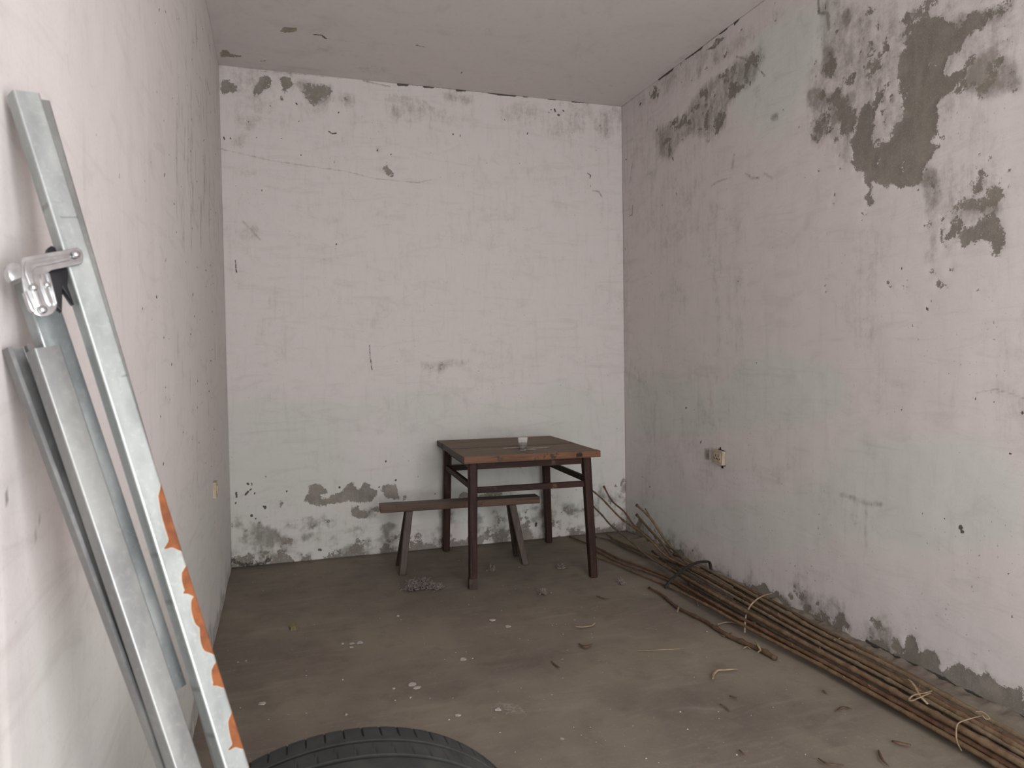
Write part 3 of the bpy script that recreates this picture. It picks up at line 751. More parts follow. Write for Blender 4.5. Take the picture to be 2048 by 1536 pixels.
# ================================================================== TABLE
TT = 0.792
TR = math.radians(-2.8)
table = thing('square_table', 'old dark reddish-brown square wooden table with a plank top by the back wall', 'table', (1.496, 4.645, 0), rz=TR)
TW, TD, TH = 0.862, 1.0, 0.040
edges_y = [-TD / 2, -TD / 2 + 0.075, -TD / 2 + 0.075 + 0.375, TD / 2 - 0.20, TD / 2]
for i in range(4):
    y0, y1 = edges_y[i], edges_y[i + 1]
    g = 0.0025 if i else 0.001
    w = TW - (0.0 if i != 2 else 0.006)
    o = bevel_box('top_plank', (w, y1 - y0 - g, TH - (0.002 if i in (1, 3) else 0)), EDGE_X if i == 0 else EDGE_D, table, (0.0, (y0 + y1) / 2, TT - TH), 0.003 if i else 0.006, 2)
    two_tone(o, DUSTY, EDGE_D if i else None)
# mortise seen in the front edge, its dark tenon end
bevel_box('tenon_end', (0.036, 0.006, 0.020), LACQ_X, table, (0.29, -TD / 2 - 0.0005, TT - 0.031), 0.001, 1)
bevel_box('batten', (0.05, TD - 0.16, 0.03), LACQ_X, table, (-0.30, 0.02, TT - TH - 0.03), 0.002, 1)
bevel_box('batten', (0.05, TD - 0.16, 0.03), LACQ_X, table, (0.30, 0.02, TT - TH - 0.03), 0.002, 1)
LEGS = {'fl': (-0.378, -0.475), 'fr': (0.366, -0.475), 'bl': (-0.378, 0.420), 'br': (0.372, 0.420)}
for k, (lx, ly) in LEGS.items():
    sx, sy = (-1 if lx < 0 else 1), (-1 if ly < 0 else 1)
    top = (-sx * 0.022, -sy * (0.050 if sy < 0 else 0.016))
    lg = bevel_box('leg', (0.054, 0.054, TT - TH), LACQ_Z, table, (lx + sx * 0.012, ly + sy * 0.012, 0), 0.012, 3, taper=0.88, shift=top, jitter=0.0012)
    if k == 'fl':
        bevel_box('foot_block', (0.048, 0.048, 0.065), EDGE_D, lg, (-0.001, 0.001, 0.0), 0.006, 2)
zs = 0.565
for y in (LEGS['fl'][1], LEGS['bl'][1]):
    bevel_box('stretcher', (0.73, 0.026, 0.036), LACQ_X, table, (-0.003, y + (0.026 if y < 0 else 0.004), zs + (0.0 if y < 0 else 0.012)), 0.004, 2, jitter=0.0008)
for x in (LEGS['fl'][0], LEGS['fr'][0]):
    bevel_box('stretcher', (0.026, 0.86, 0.036), LACQ_X, table, (x, -0.02, zs + 0.022), 0.004, 2, jitter=0.0008)
for y in (LEGS['fl'][1], LEGS['bl'][1]):
    bevel_box('apron', (0.73, 0.022, 0.045), LACQ_X, table, (-0.003, y + (0.045 if y < 0 else -0.02), TT - TH - 0.0455), 0.002, 1)
for x in (LEGS['fl'][0], LEGS['fr'][0]):
    bevel_box('apron', (0.022, 0.78, 0.045), LACQ_X, table, (x * 0.97, -0.01, TT - TH - 0.0455), 0.002, 1)

# spilled dry powder around the cup
POW = NT('pale_spill', 0.95)
pc = POW.coord()
POW.color(POW.mix(POW.step(POW.noise(pc, 60, 4), 0.4, 0.6), (0.24, 0.21, 0.18), (0.46, 0.43, 0.39)))
def blot(name, cx, cy, z, rx, ry, mat, seed, h=0.0015, n=26, rot=0.0, parent=None):
    r_ = random.Random(seed)
    ph = [r_.uniform(0, 6.28) for _ in range(5)]
    V, F = [(0, 0, h)], []
    for ring, (kr, kz) in enumerate(((0.7, h), (1.0, 0.0))):
        for i in range(n):
            a = 2 * math.pi * i / n
            k = kr * (1 + sum(0.16 / (j + 1) * math.sin((j + 2) * a + ph[j]) for j in range(5)))
            V.append((rx * k * math.cos(a), ry * k * math.sin(a), kz))
    for i in range(n):
        j = (i + 1) % n
        F.append((0, 1 + i, 1 + j))
        F.append((1 + i, 1 + n + i, 1 + n + j, 1 + j))
    F.append(tuple(1 + n + i for i in range(n))[::-1])
    o = mesh(name, V, F, mat, parent)
    o.location = (cx, cy, z)
    o.rotation_euler = (0, 0, rot)
    return o
cp = on(1048, 901, 2, TT)
sp_ = [fl(1022, 896, TT), fl(1076, 896, TT), fl(1062, 899, TT)]
for i, p in enumerate(sp_):
    o = blot('spill', p[0], p[1], TT + 0.0002, (0.06, 0.075, 0.05)[i], (0.028, 0.022, 0.02)[i], POW.m, 40 + i, 0.0012)
    tag(o, ('pale dried spill left of the plastic cup on the table', 'long pale dried spill right of the plastic cup on the table', 'small pale dried spill in front of the plastic cup on the table')[i], 'spill', 'dried spills on the table')

# ================================================================== CUP
CL = NT('clear_plastic', 0.12, 0.0, 0.5)
CL.color((0.93, 0.93, 0.92))
CL.b.inputs['Transmission Weight'].default_value = 0.93
CL.b.inputs['IOR'].default_value = 1.18
TEA = NT('murky_dregs', 0.5)
TEA.color((0.13, 0.085, 0.06))
cup = thing('plastic_cup', 'small clear disposable plastic cup with brown dregs standing on the table', 'cup', (cp[0], cp[1] + 0.02, TT))
def lathe(name, prof, mat, parent, n=28, loc=(0, 0, 0), rot=(0, 0, 0)):
    V, F = [], []
    for r_, z in prof:
        for k in range(n):
            a = 2 * math.pi * k / n
            V.append((r_ * math.cos(a), r_ * math.sin(a), z))
    for i in range(len(prof) - 1):
        for k in range(n):
            F.append((i * n + k, i * n + (k + 1) % n, (i + 1) * n + (k + 1) % n, (i + 1) * n + k))
    F.append(tuple(range(n))[::-1])
    F.append(tuple((len(prof) - 1) * n + k for k in range(n)))
    o = mesh(name, V, F, mat, parent)
    o.location = loc
    o.rotation_euler = rot
    return o
lathe('cup_wall', [(0.0225, 0.0005), (0.0235, 0.002), (0.0265, 0.035), (0.0275, 0.037), (0.0325, 0.080), (0.0345, 0.0815), (0.0345, 0.083), (0.0318, 0.083), (0.0310, 0.080), (0.0265, 0.038), (0.0255, 0.036), (0.0225, 0.003)], CL.m, cup)
lathe('dregs', [(0.0222, 0.0035), (0.0250, 0.033), (0.0200, 0.0335), (0.008, 0.0336)], TEA.m, cup)

# ================================================================== BENCH
bench = thing('long_bench', 'narrow dark wooden bench with four splayed legs pushed under the table', 'bench', (1.145, 4.705, 0), rz=math.radians(-4.0))
BH = 0.438
seat = bevel_box('seat', (1.065, 0.125, 0.046), BENCH_S, bench, (0, 0, BH - 0.046), 0.005, 2, jitter=0.0015)
two_tone(seat, BENCH_T)
for sx in (-1, 1):
    for sy in (-1, 1):
        fx, fy = sx * (0.405 if sx < 0 else 0.410), sy * 0.118
        tx, ty = sx * 0.345, sy * 0.036
        bevel_box('leg', (0.046, 0.038, BH - 0.046), BENCH_L, bench, (fx, fy, 0), 0.005, 2, taper=0.95, shift=(tx - fx, ty - fy), jitter=0.001)

# ================================================================== SOCKETS
IV = NT('aged_ivory_plastic', 0.45)
ic = IV.coord()
IV.color(IV.mix(IV.step(IV.noise(ic, 30, 4), 0.4, 0.7), (0.42, 0.35, 0.265), (0.34, 0.275, 0.20)))
BLK = NT('black_gap', 0.8)
BLK.color((0.012, 0.010, 0.009))
sc = on(1442, 914, 0, XR)
sock = thing('wall_socket', 'aged ivory electrical socket set crooked in the right wall', 'socket', (XR, sc[1], sc[2]))
sock.rotation_euler = (math.radians(4), 0, 0)
# plate built facing -x
pl_ = bevel_box('face_plate', (0.024, 0.098, 0.086), IV.m, sock, (-0.014, 0, -0.043), 0.006, 3)
bevel_box('raised_panel', (0.006, 0.068, 0.056), IV.m, pl_, (-0.0135, 0, 0.015), 0.0022, 2)
HOLES = []
for dy in (-0.016, 0.014):
    for (a, b, r_) in ((-0.007, -0.004, 0.6), (0.007, -0.004, -0.6), (0.0, 0.014, 0.0)):
        h_ = bevel_box('socket_slot', (0.002, 0.0042, 0.013), BLK.m, pl_, (-0.0165, dy + a, 0.033 + b), 0, 0)
        h_.rotation_euler = (r_, 0, 0)
bevel_box('wall_box', (0.012, 0.070, 0.075), BLK.m, sock, (0.004, 0, -0.038), 0.001, 1)
for dy, dz, sy_, sz_ in ((0.0, 0.044, 0.060, 0.006), (-0.034, 0.041, 0.026, 0.008), (0.008, 0.052, 0.010, 0.016), (-0.018, -0.046, 0.064, 0.007), (-0.020, -0.056, 0.016, 0.022)):
    b_ = bevel_box('broken_plaster_gap', (0.003, sy_, sz_), BLK.m, sock, (-0.0012, dy, dz - sz_ / 2), 0.0008, 1)
sw = on(427, 979, 0, XL)
sw_o = thing('light_switch', 'small ivory switch plate seen edge-on on the left wall near the corner', 'switch', (XL, sw[1], sw[2]))
bevel_box('face_plate', (0.016, 0.086, 0.080), IV.m, sw_o, (0.008, 0, -0.040), 0.004, 2)
bevel_box('rocker', (0.006, 0.030, 0.044), IV.m, sw_o, (0.018, 0, -0.022), 0.002, 2)

# ================================================================== STEEL RAILS
def galv(name, a=(0.33, 0.36, 0.365), b=(0.42, 0.445, 0.44), rust=False, rough=0.32):
    n = NT(name, rough=rough, metallic=0.72, spec=0.5)
    c = n.coord()
    mid = n.noise(n.coord(scale=(1, 1, 0.35)), 16, 5, 0.65)
    fine = n.noise(c, 130, 4, 0.6)
    col = n.mix(n.step(mid, 0.35, 0.68), a, b)
    col = n.mix(n.math('MULTIPLY', n.step(fine, 0.5, 0.72), 0.35), col, tuple(min(1, x * 1.25) for x in b))
    r_ = n.step(mid, 0.3, 0.7, rough - 0.06, rough + 0.14)
    if rust:
        rv = n.math('ADD', n.attr('rust'), n.math('MULTIPLY', n.math('SUBTRACT', n.noise(c, 90, 4), 0.5), 0.22))
        rm = n.step(rv, 0.46, 0.56)
        halo = n.step(rv, 0.22, 0.5)
        col = n.mix(n.math('MULTIPLY', halo, 0.45), col, (0.55, 0.42, 0.26))
        rc = n.mix(n.step(n.noise(c, 60, 4), 0.35, 0.65), (0.19, 0.058, 0.014), (0.12, 0.036, 0.011))
        col = n.mix(rm, col, rc)
        dk = n.step(n.attr('scuff'), 0.3, 0.8)
        col = n.mix(n.math('MULTIPLY', dk, 0.55), col, (0.12, 0.12, 0.115))
        n.link(n.math('MULTIPLY', n.math('SUBTRACT', 1.0, rm), 0.72), n.b.inputs['Metallic'])
        n.link(n.math('MAXIMUM', r_, n.math('MULTIPLY', rm, 0.85)), n.b.inputs['Roughness'])
    else:
        n.link(r_, n.b.inputs['Roughness'])
    n.color(col)
    n.bump(fine, 0.08, 0.001)
    return n.m
GALV = galv('galvanised_steel')
GALV_D = galv('dull_galvanised_steel', (0.20, 0.205, 0.205), (0.26, 0.265, 0.255), rough=0.42)
GALV_R = galv('rusting_galvanised_steel', (0.29, 0.315, 0.31), (0.36, 0.38, 0.37), rust=True, rough=0.44)
THETA = math.radians(27)
def frame_of(P0, P1):
    a = (P1 - P0) / np.linalg.norm(P1 - P0)
    v = (P0 + P1) / 2 - CAM
    v = v - a * (v @ a)
    v /= np.linalg.norm(v)
    s = np.cross(a, v)
    if s @ RT < 0:
        s = -s
    return a, v, s
def arc(cx, cy, r, a0, a1, n=4):
    return [(cx + r * math.cos(math.radians(a0 + (a1 - a0) * i / n)), cy + r * math.sin(math.radians(a0 + (a1 - a0) * i / n))) for i in range(n + 1)]
def rail(name, label, p_top, p_bot, t_top, t_bot, web, flange, mat, y_end=None, open_front=False, nweb=1, nlen=1, lip=0.005, rustfn=None, theta=THETA, thick=0.0013):
    """channel whose visible left corner runs through two image points at the given depths; stands on the floor unless y_end"""
    P0, P1 = dep(*p_top, t_top), dep(*p_bot, t_bot)
    a, v, s = frame_of(P0, P1)
    if y_end is None:
        L = (P0[2] - 0.0) / -a[2]
    else:
        k = (y_end - p_top[1]) / (p_bot[1] - p_top[1])
        L = np.linalg.norm(P1 - P0) * k
    W = s * math.cos(theta) + v * math.sin(theta)
    Fd = v * math.cos(theta) - s * math.sin(theta)
    r_ = 0.0026
    if not open_front:
        out = [(lip, flange), (0.0, flange)] + arc(r_, r_, r_, 180, 270) + [(r_ + (web - 2 * r_) * (i + 1) / (nweb + 1), 0.0) for i in range(nweb)] + arc(web - r_, r_, r_, 270, 360) + [(web, flange), (web - lip, flange)]
    else:
        out = [(lip, 0.0), (0.0, 0.0)] + arc(r_, flange - r_, r_, 180, 90) + [(web * 0.5, flange)] + arc(web - r_, flange - r_, r_, 90, 0) + [(web, 0.0), (web - lip, 0.0)]
    O_ = np.array(out)
    T = np.gradient(O_, axis=0)
    T /= np.linalg.norm(T, axis=1)[:, None] + 1e-12
    nrm = np.c_[-T[:, 1], T[:, 0]]
    cen = np.array([web / 2, flange / 2])
    if ((O_ + nrm * 0.002 - cen) ** 2).sum() > ((O_ - cen) ** 2).sum():
        nrm = -nrm
    I_ = O_ + nrm * thick
    loop = np.vstack([O_, I_[::-1]])
    n_ = len(loop)
    # square-cut foot so nothing passes through the floor
    rows = np.linspace(0, L, nlen + 1)
    V, rust, scuff = [], [], []
    for i, d in enumerate(rows):
        for j, (w, f_) in enumerate(loop):
            P = P0 + a * d + W * w + Fd * f_
            if y_end is None and i == nlen:
                P = P - a * ((P[2] - 0.0005) / a[2])
            V.append(P)
            if rustfn:
                y_px = p_top[1] + (p_bot[1] - p_top[1]) * d / np.linalg.norm(P1 - P0)
                q1, q2 = rustfn(w / web, f_ / flange, y_px)
                rust.append(q1)
                scuff.append(q2)
    F = []
    for i in range(nlen):
        for j in range(n_):
            k = (j + 1) % n_
            F.append((i * n_ + j, i * n_ + k, (i + 1) * n_ + k, (i + 1) * n_ + j))
    m = len(out)
    for base in (0, nlen * n_):
        for j in range(m - 1):
            F.append((base + j, base + j + 1, base + n_ - 2 - j, base + n_ - 1 - j))
    foot = P0 + a * L
    root = np.array([foot[0], foot[1], 0.0])
    o = mesh(name, np.array(V) - root, F, mat, None, True)
    o.location = root
    bm = bmesh.new()
    bm.from_mesh(o.data)
    bmesh.ops.recalc_face_normals(bm, faces=bm.faces)
    bm.to_mesh(o.data)
    bm.free()
    if rustfn:
        for nm, arr in (('rust', rust), ('scuff', scuff)):
            at_ = o.data.attributes.new(nm, 'FLOAT', 'POINT')
            at_.data.foreach_set('value', np.array(arr, np.float32))
    md = o.modifiers.new('edge', 'EDGE_SPLIT')
    md.split_angle = math.radians(40)
    tag(o, label, 'metal rail', 'galvanised steel rails leaning on the left wall')
    return o, (P0, a, W, Fd, s, v)

PATCH = [(966, 1097, 0.80), (1138, 1192, 0.62), (1196, 1262, 0.30), (1258, 1312, 0.34), (1340, 1383, 0.55), (1445, 1512, 0.78), (1560, 1640, 0.7), (1690, 1760, 0.6)]
def rust_of(u, f_, y):
    if f_ > 0.05 and u < 0.3:      # left flange: a few brown spots
        q = sum(math.exp(-((y - yy) / 9) ** 2) for yy in (402, 1100, 1195, 1375, 1470)) * 0.7
        return 0.0, q
    val = 0.0
    for y0, y1, reach in PATCH:
        if y0 <= y <= y1 + 16:
            k = (y - y0) / (y1 - y0)
            if k <= 1:
                edge = 1 - (0.20 + 0.15 * math.sin(k * 3.1) + 0.20 * k * k) * min(1, k * 5) - max(0, k - 0.88) / 0.12 * (reach - 0.40)
            else:
                edge = 1 - 0.34 * (1 - (y - y1) / 16) - 0.02
            val = max(val, 0.5 + (u - edge) * 4.0)
    if y > 900:
        val = max(val, 0.5 + (u - 0.975) * 10)
    val = max(0.0, min(1.0, val))
    sc_ = 0.0
    for yy in (702, 748, 817, 865):
        sc_ = max(sc_, math.exp(-((y - yy - (1 - u) * 5) / 2.6) ** 2) * max(0, (u - 0.25)) * 1.4)
    sc_ = max(sc_, math.exp(-((y - 397) / 2.5) ** 2) * (0.15 < u < 0.45), 0.8 * math.exp(-((y - 428) / 2.0) ** 2) * (u > 0.3))
    return val, sc_
TA = 0.90
railA, FA = rail('steel_rail', 'tallest galvanised steel rail with orange rust along its lower edge', (25.4, 179), (450, 1536), TA, 0.93, 0.0316, 0.0195, GALV_R, nweb=22, nlen=560, rustfn=rust_of)
rail('steel_rail', 'thin galvanised rail tucked behind the rusty tall rail, its top slightly lower', (48, 194), (438, 1536), TA + 0.032, 0.956, 0.0318, 0.0110, GALV_D)
rail('steel_rail', 'galvanised rail held by the bracket, its cut lower end hanging above the floor', (43, 562), (370, 1536), 0.915, 0.938, 0.0370, 0.0205, GALV, y_end=1396)
rail('steel_rail', 'shorter matt grey steel rail in front, with a pinkish top edge', (68, 697), (350, 1536), 0.872, 0.890, 0.0318, 0.0205, GALV_D)
rail('steel_rail', 'short steel channel with its open hollow side facing out, nearest the left wall', (15, 694), (326, 1536), 0.882, 0.908, 0.0270, 0.016, GALV_D, open_front=True)

# ================================================================== BRACKET
BR = NT('bright_pressed_steel', 0.27, 1.0, 0.5)
bc = BR.coord()
BR.color(BR.mix(BR.step(BR.noise(bc, 60, 4), 0.35, 0.7), (0.46, 0.47, 0.48), (0.60, 0.61, 0.61)))
BR.bump(BR.noise(bc, 140, 3), 0.12, 0.001)
DKM = NT('black_hinge_metal', 0.45, 0.5)
DKM.color((0.018, 0.018, 0.02))
bk = crop(0, 460, 6.4)
# plane a little in front of the tall rail's web
P0a, aa, Wa, Fa, sa, va = FA
def on_bracket(x, y, lift):
    d = ray(x, y)
    nrm = -Fa
    p = P0a + nrm * lift
    t = ((p - CAM) @ nrm) / (d @ nrm)
    return CAM + d * t
bo = on_bracket(80, 560, 0.004)
brk = thing('hinge_bracket', 'shiny L-shaped pressed steel hinge bracket fixed across the leaning rails', 'bracket', bo)
def plate(name, pts, lift, thick, mat, parent, bev=0.0008, origin=bo):
    P = [on_bracket(x, y, lift) for x, y in pts]
    n_ = len(P)
    bm = bmesh.new()
    lo_ = [bm.verts.new(tuple(p + (-Fa) * (-thick) - origin)) for p in P]
    hi_ = [bm.verts.new(tuple(p - origin)) for p in P]
    bm.faces.new(lo_)
    bm.faces.new(hi_[::-1])
    for i in range(n_):
        j = (i + 1) % n_
        bm.faces.new((lo_[i], hi_[i], hi_[j], lo_[j]))
    bmesh.ops.recalc_face_normals(bm, faces=bm.faces)
    if bev:
        es = [e for e in bm.edges if len(e.link_faces) == 2 and e.calc_face_angle(0) > 1.0]
        bmesh.ops.bevel(bm, geom=es, offset=bev, segments=3, affect='EDGES', profile=0.5)
    me = bpy.data.meshes.new(name)
    bm.to_mesh(me)
    bm.free()
    me.materials.append(mat)
    me.polygons.foreach_set('use_smooth', [True] * len(me.polygons))
    o = bpy.data.objects.new(name, me)
    md = o.modifiers.new('edge', 'EDGE_SPLIT')
    md.split_angle = math.radians(35)
    return link(o, parent)
plate('bracket_plate', bk([(290, 350), (600, 290), (920, 240), (1000, 225), (1050, 260), (1070, 330), (1065, 400), (1040, 435), (820, 480), (660, 515), (620, 545), (640, 640), (690, 800), (738, 940), (725, 1010), (680, 1070), (600, 1108), (520, 1110), (450, 1075), (400, 1030), (310, 800), (275, 620), (270, 450)]), 0.0060, 0.0030, BR.m, brk, 0.0012)
plate('pressed_rib', bk([(330, 400), (600, 345), (900, 300), (925, 345), (900, 385), (640, 440), (470, 470), (425, 520), (440, 640), (500, 820), (560, 970), (520, 1000), (470, 960), (390, 740), (320, 560), (310, 460)]), 0.0080, 0.0040, BR.m, brk, 0.0012)
plate('pressed_rib', bk([(520, 560), (560, 555), (610, 700), (690, 930), (655, 975), (610, 930), (540, 740)]), 0.0080, 0.0040, BR.m, brk, 0.0010)
plate('side_lip', bk([(310, 790), (345, 770), (440, 1000), (470, 1060), (420, 1040), (390, 1010)]), 0.0080, 0.0080, BR.m, brk, 0.001)
plate('side_lip', bk([(610, 545), (640, 550), (740, 935), (715, 960)]), 0.0090, 0.0085, BR.m, brk, 0.001)
hexn = plate('hex_nut', bk([(95, 520), (110, 440), (160, 405), (250, 430), (285, 470), (280, 610), (160, 650), (120, 600)]), 0.0075, 0.013, BR.m, brk, 0.0007)
for (x, y, rr) in ((970, 310, 0.0052), (430, 735, 0.0046), (545, 1020, 0.0050), (600, 700, 0.0036)):
    q = bk([(x, y)])[0]
    c_ = on_bracket(*q, 0.0085) - bo
    zax = Vector((-Fa).tolist())
    o = lathe('rivet', [(rr, 0.0), (rr * 0.95, rr * 0.35), (rr * 0.7, rr * 0.65), (rr * 0.3, rr * 0.8)], BR.m, brk, 16)
    o.rotation_euler = zax.to_track_quat('Z', 'Y').to_euler()
    o.location = tuple(c_)
plate('pivot_arm', bk([(620, 230), (660, 195), (710, 220), (760, 330), (880, 480), (870, 720), (960, 960), (935, 940), (805, 745), (800, 1050), (720, 980), (640, 660), (600, 400)]), -0.004, 0.010, DKM.m, brk, 0.0015)

# ================================================================== TYRE
RUB = NT('dusty_tyre_rubber', 0.75, 0.0, 0.35)
rc_ = RUB.coord()
RUB.color(RUB.mix(RUB.step(RUB.noise(rc_, 12, 5, 0.65), 0.4, 0.7), (0.016, 0.017, 0.0155), (0.030, 0.030, 0.027)))
RUB.bump(RUB.noise(rc_, 200, 3), 0.15, 0.001)
R0, TWD = 0.36, 0.215
tphi, ttilt = 0.0, 0.25
tyre = thing('car_tyre', 'worn black car tyre at the bottom of the picture beside the steel rails', 'tyre', (0.092, 1.338, 0))
axv = np.array([math.sin(tphi) * math.cos(ttilt), math.cos(tphi) * math.cos(ttilt), math.sin(ttilt)])
sv = np.cross(axv, [0, 0, 1.0])
sv /= np.linalg.norm(sv)
uv = np.cross(sv, axv)
tz = R0 * math.cos(ttilt) + 0.215 * math.sin(ttilt) - 0.008
def tyre_part(name, prof, sip, ntheta, mat=RUB.m):
    """prof: list of (axial from far shoulder, radius); sip(axial, i, radius) lowers the surface for sipes"""
    th = np.linspace(0, 2 * math.pi, ntheta, endpoint=False)
    V = []
    for (ax_, r_) in prof:
        for i, t in enumerate(th):
            q = r_ - (sip(ax_, i) if sip else 0)
            V.append(axv * ax_ + q * (math.sin(t) * sv + math.cos(t) * uv) + np.array([0, 0, tz]) - np.array([0, 0, 0]))
    F = []
    for i in range(len(prof) - 1):
        for k in range(ntheta):
            k2 = (k + 1) % ntheta
            F.append((i * ntheta + k, i * ntheta + k2, (i + 1) * ntheta + k2, (i + 1) * ntheta + k))
    o = mesh(name, V, F, mat, tyre, True)
    bm = bmesh.new()
    bm.from_mesh(o.data)
    bmesh.ops.recalc_face_normals(bm, faces=bm.faces)
    bm.to_mesh(o.data)
    bm.free()
    md = o.modifiers.new('edge', 'EDGE_SPLIT')
    md.split_angle = math.radians(38)
    return o
# tread ribs: (start, end) axial towards the camera, with three circumferential grooves
def tread_r(x):
    k = (x + TWD / 2) / (TWD / 2)
    return R0 - 0.010 * k * k
prof = []
grooves = (-0.046, -0.084, -0.131, -0.169)
xs = sorted(set([0.0, -0.004, -0.010, -0.018, -0.026, -0.034] + [-0.056, -0.064, -0.072] + [-0.095, -0.1075, -0.12] + [-0.143, -0.151, -0.159] + [-0.181, -0.189, -0.197, -0.205, -0.211, -0.215]), reverse=True)
pts_ = [(x, tread_r(x) - (0.007 if x in (0.0, -0.215) else 0.0018 if x in (-0.004, -0.211) else 0)) for x in xs]
for g in grooves:
    hw = 0.0032 if abs(g + 0.1075) > 0.04 else 0.0045
    pts_ += [(g + hw, tread_r(g)), (g + hw * 0.8, tread_r(g) - 0.006), (g - hw * 0.8, tread_r(g) - 0.006), (g - hw, tread_r(g))]
pts_.sort(key=lambda q: -q[0])
NT_ = 1080
def sipe(x, i):
    if -0.027 <= x <= -0.003 or x <= -0.181 and x > -0.212:
        return 0.0042 if i % 15 in (0,) else 0.0
    if -0.0745 <= x <= -0.055:
        k = int((x + 0.055) / 0.0085)
        return 0.0022 if (i + k * 2) % 15 == 6 else 0.0
    return 0.0
tyre_part('tread', pts_, sipe, NT_)
side = []
for sgn, x0 in ((1, 0.0), (-1, -0.215)):
    pr_ = [(x0, tread_r(x0) - 0.007), (x0 + sgn * 0.004, R0 - 0.026), (x0 + sgn * 0.009, R0 - 0.055), (x0 + sgn * 0.008, R0 - 0.09), (x0 - sgn * 0.004, R0 - 0.125), (x0 - sgn * 0.010, R0 - 0.132), (x0 - sgn * 0.022, R0 - 0.128), (x0 - sgn * 0.016, R0 - 0.09), (x0 - sgn * 0.016, R0 - 0.03)]
    if sgn < 0:
        pr_ = pr_[::-1]
    tyre_part('sidewall', pr_, None, 180)
tyre_part('inner_liner', [(-0.016, R0 - 0.03), (-0.05, R0 - 0.019), (-0.165, R0 - 0.019), (-0.199, R0 - 0.03)], None, 180)

# ================================================================== STALKS
def stalk_mat(name, a, b, dk):
    n = NT(name, 0.8, 0, 0.2)
    c = n.coord()
    g = n.noise(c, 24, 5, 0.65)
    f_ = n.noise(c, 110, 4)
    col = n.mix(n.step(g, 0.35, 0.68), a, b)
    col = n.mix(n.step(f_, 0.55, 0.75), col, dk)
    n.color(col)
    n.bump(f_, 0.3, 0.001)
    return n.m
STALKS = [stalk_mat('dry_stalk_red', (0.105, 0.058, 0.036), (0.15, 0.088, 0.055), (0.06, 0.035, 0.024)),
          stalk_mat('dry_stalk_pale', (0.15, 0.105, 0.066), (0.20, 0.15, 0.098), (0.09, 0.062, 0.042)),
          stalk_mat('dry_stalk_tan', (0.1232, 0.0782, 0.0459), (0.1785, 0.1232, 0.0748), (0.0723, 0.0467, 0.0306)),
          stalk_mat('dry_stalk_brown', (0.08, 0.048, 0.032), (0.124, 0.08, 0.0512), (0.048, 0.032, 0.0224)),
          stalk_mat('dry_stalk_grey', (0.092, 0.068, 0.0496), (0.132, 0.1024, 0.076), (0.056, 0.04, 0.0304))]
def lerp_line(tab, x):
    if x <= tab[0][0]:
        a, b = tab[0], tab[1]
    elif x >= tab[-1][0]:
        a, b = tab[-2], tab[-1]
    else:
        for a, b in zip(tab[:-1], tab[1:]):
            if a[0] <= x <= b[0]:
                break
    return a[1] + (b[1] - a[1]) * (x - a[0]) / (b[0] - a[0])
LOW = [(1335, 1168), (1511, 1268), (1607, 1316), (1714, 1375), (1848, 1450), (1995, 1533), (2200, 1650)]
UPB = [(1335, 1078), (1418, 1126), (1500, 1172), (1634, 1251), (1741, 1304), (1837, 1354), (1955, 1422), (2046, 1472), (2200, 1560)]
def mound(c):
    return 0.018 + 0.066 * math.sin(math.pi * min(1, max(0, c * 0.80 + 0.06)))
def keep(p):
    p = np.array(p, float)
    p[0] = min(p[0], XR - 0.035)
    p[1] = min(p[1], YB - 0.03)
    p[2] = max(p[2], 0.008)
    return p
c5 = crop(1080, 950, 3.938)
TIPS = [  # traced far ends, tie -> tip, kind of end, depth of the tip
    (c5([(1000, 640), (860, 500), (740, 400), (660, 290), (565, 205), (500, 90)]), 'up', 5.08, 'dry stalk whose bent knobby tip rises highest beside the corner'),
    (c5([(1010, 650), (880, 525), (780, 440), (640, 345), (490, 190), (400, 115)]), 'up', 5.02, 'dry stalk slanting up behind the right table leg, second from the top'),
    (c5([(980, 720), (850, 640), (700, 510), (560, 400), (490, 320), (405, 235)]), 'up', 4.90, 'dry stalk slanting up behind the table leg, lowest of the raised tips'),
    (c5([(1120, 660), (1010, 545), (960, 480), (870, 345), (760, 240)]), 'wall', 4.75, 'dry stalk with forked knobby tip leaning on the right wall'),
    (c5([(1090, 700), (960, 540), (850, 420), (760, 315)]), 'wall', 4.6, 'thin dry stalk with a small knob tip just left of the forked one'),
    (c5([(1000, 805), (770, 712), (620, 660), (440, 570), (240, 490)]), 'floor', 0, 'dry stalk fanning left along the floor behind the right table leg'),
    (c5([(990, 868), (760, 772), (600, 702), (430, 640)]), 'floor', 0, 'lowest dry stalk fanning out on the floor toward the table leg'),
    (c5([(980, 700), (850, 650), (700, 590), (560, 520), (440, 490)]), 'floor', 0, 'dry stalk whose tip lies flat on the floor just right of the table leg'),
    (c5([(1040, 690), (900, 640), (740, 585), (640, 540), (530, 470)]), 'floor', 0, 'dry stalk whose flat tip reaches closest to the foot of the back wall'),
    (c5([(1100, 770), (1000, 690), (890, 600)]), 'floor', 0, 'short dry stalk ending on the floor just beyond the dark band'),
    (c5([(1050, 850), (860, 770), (620, 690), (440, 600)]), 'floor', 0, 'dry stalk on the floor running between the two lowest fanned stalks'),
    (c5([(1020, 740), (860, 640), (700, 560), (560, 500)]), 'low', 0.05, 'dry stalk whose tip floats just over the flat ones in the corner'),
    (c5([(1150, 690), (1060, 600), (980, 560)]), 'low', 0.09, 'short dry stalk ending under the raised tips by the right wall'),
]
GEN = 'dry stalk buried low in the tied bundle, showing no free tip'
GRP = 'dry stalks of the tied bundle'
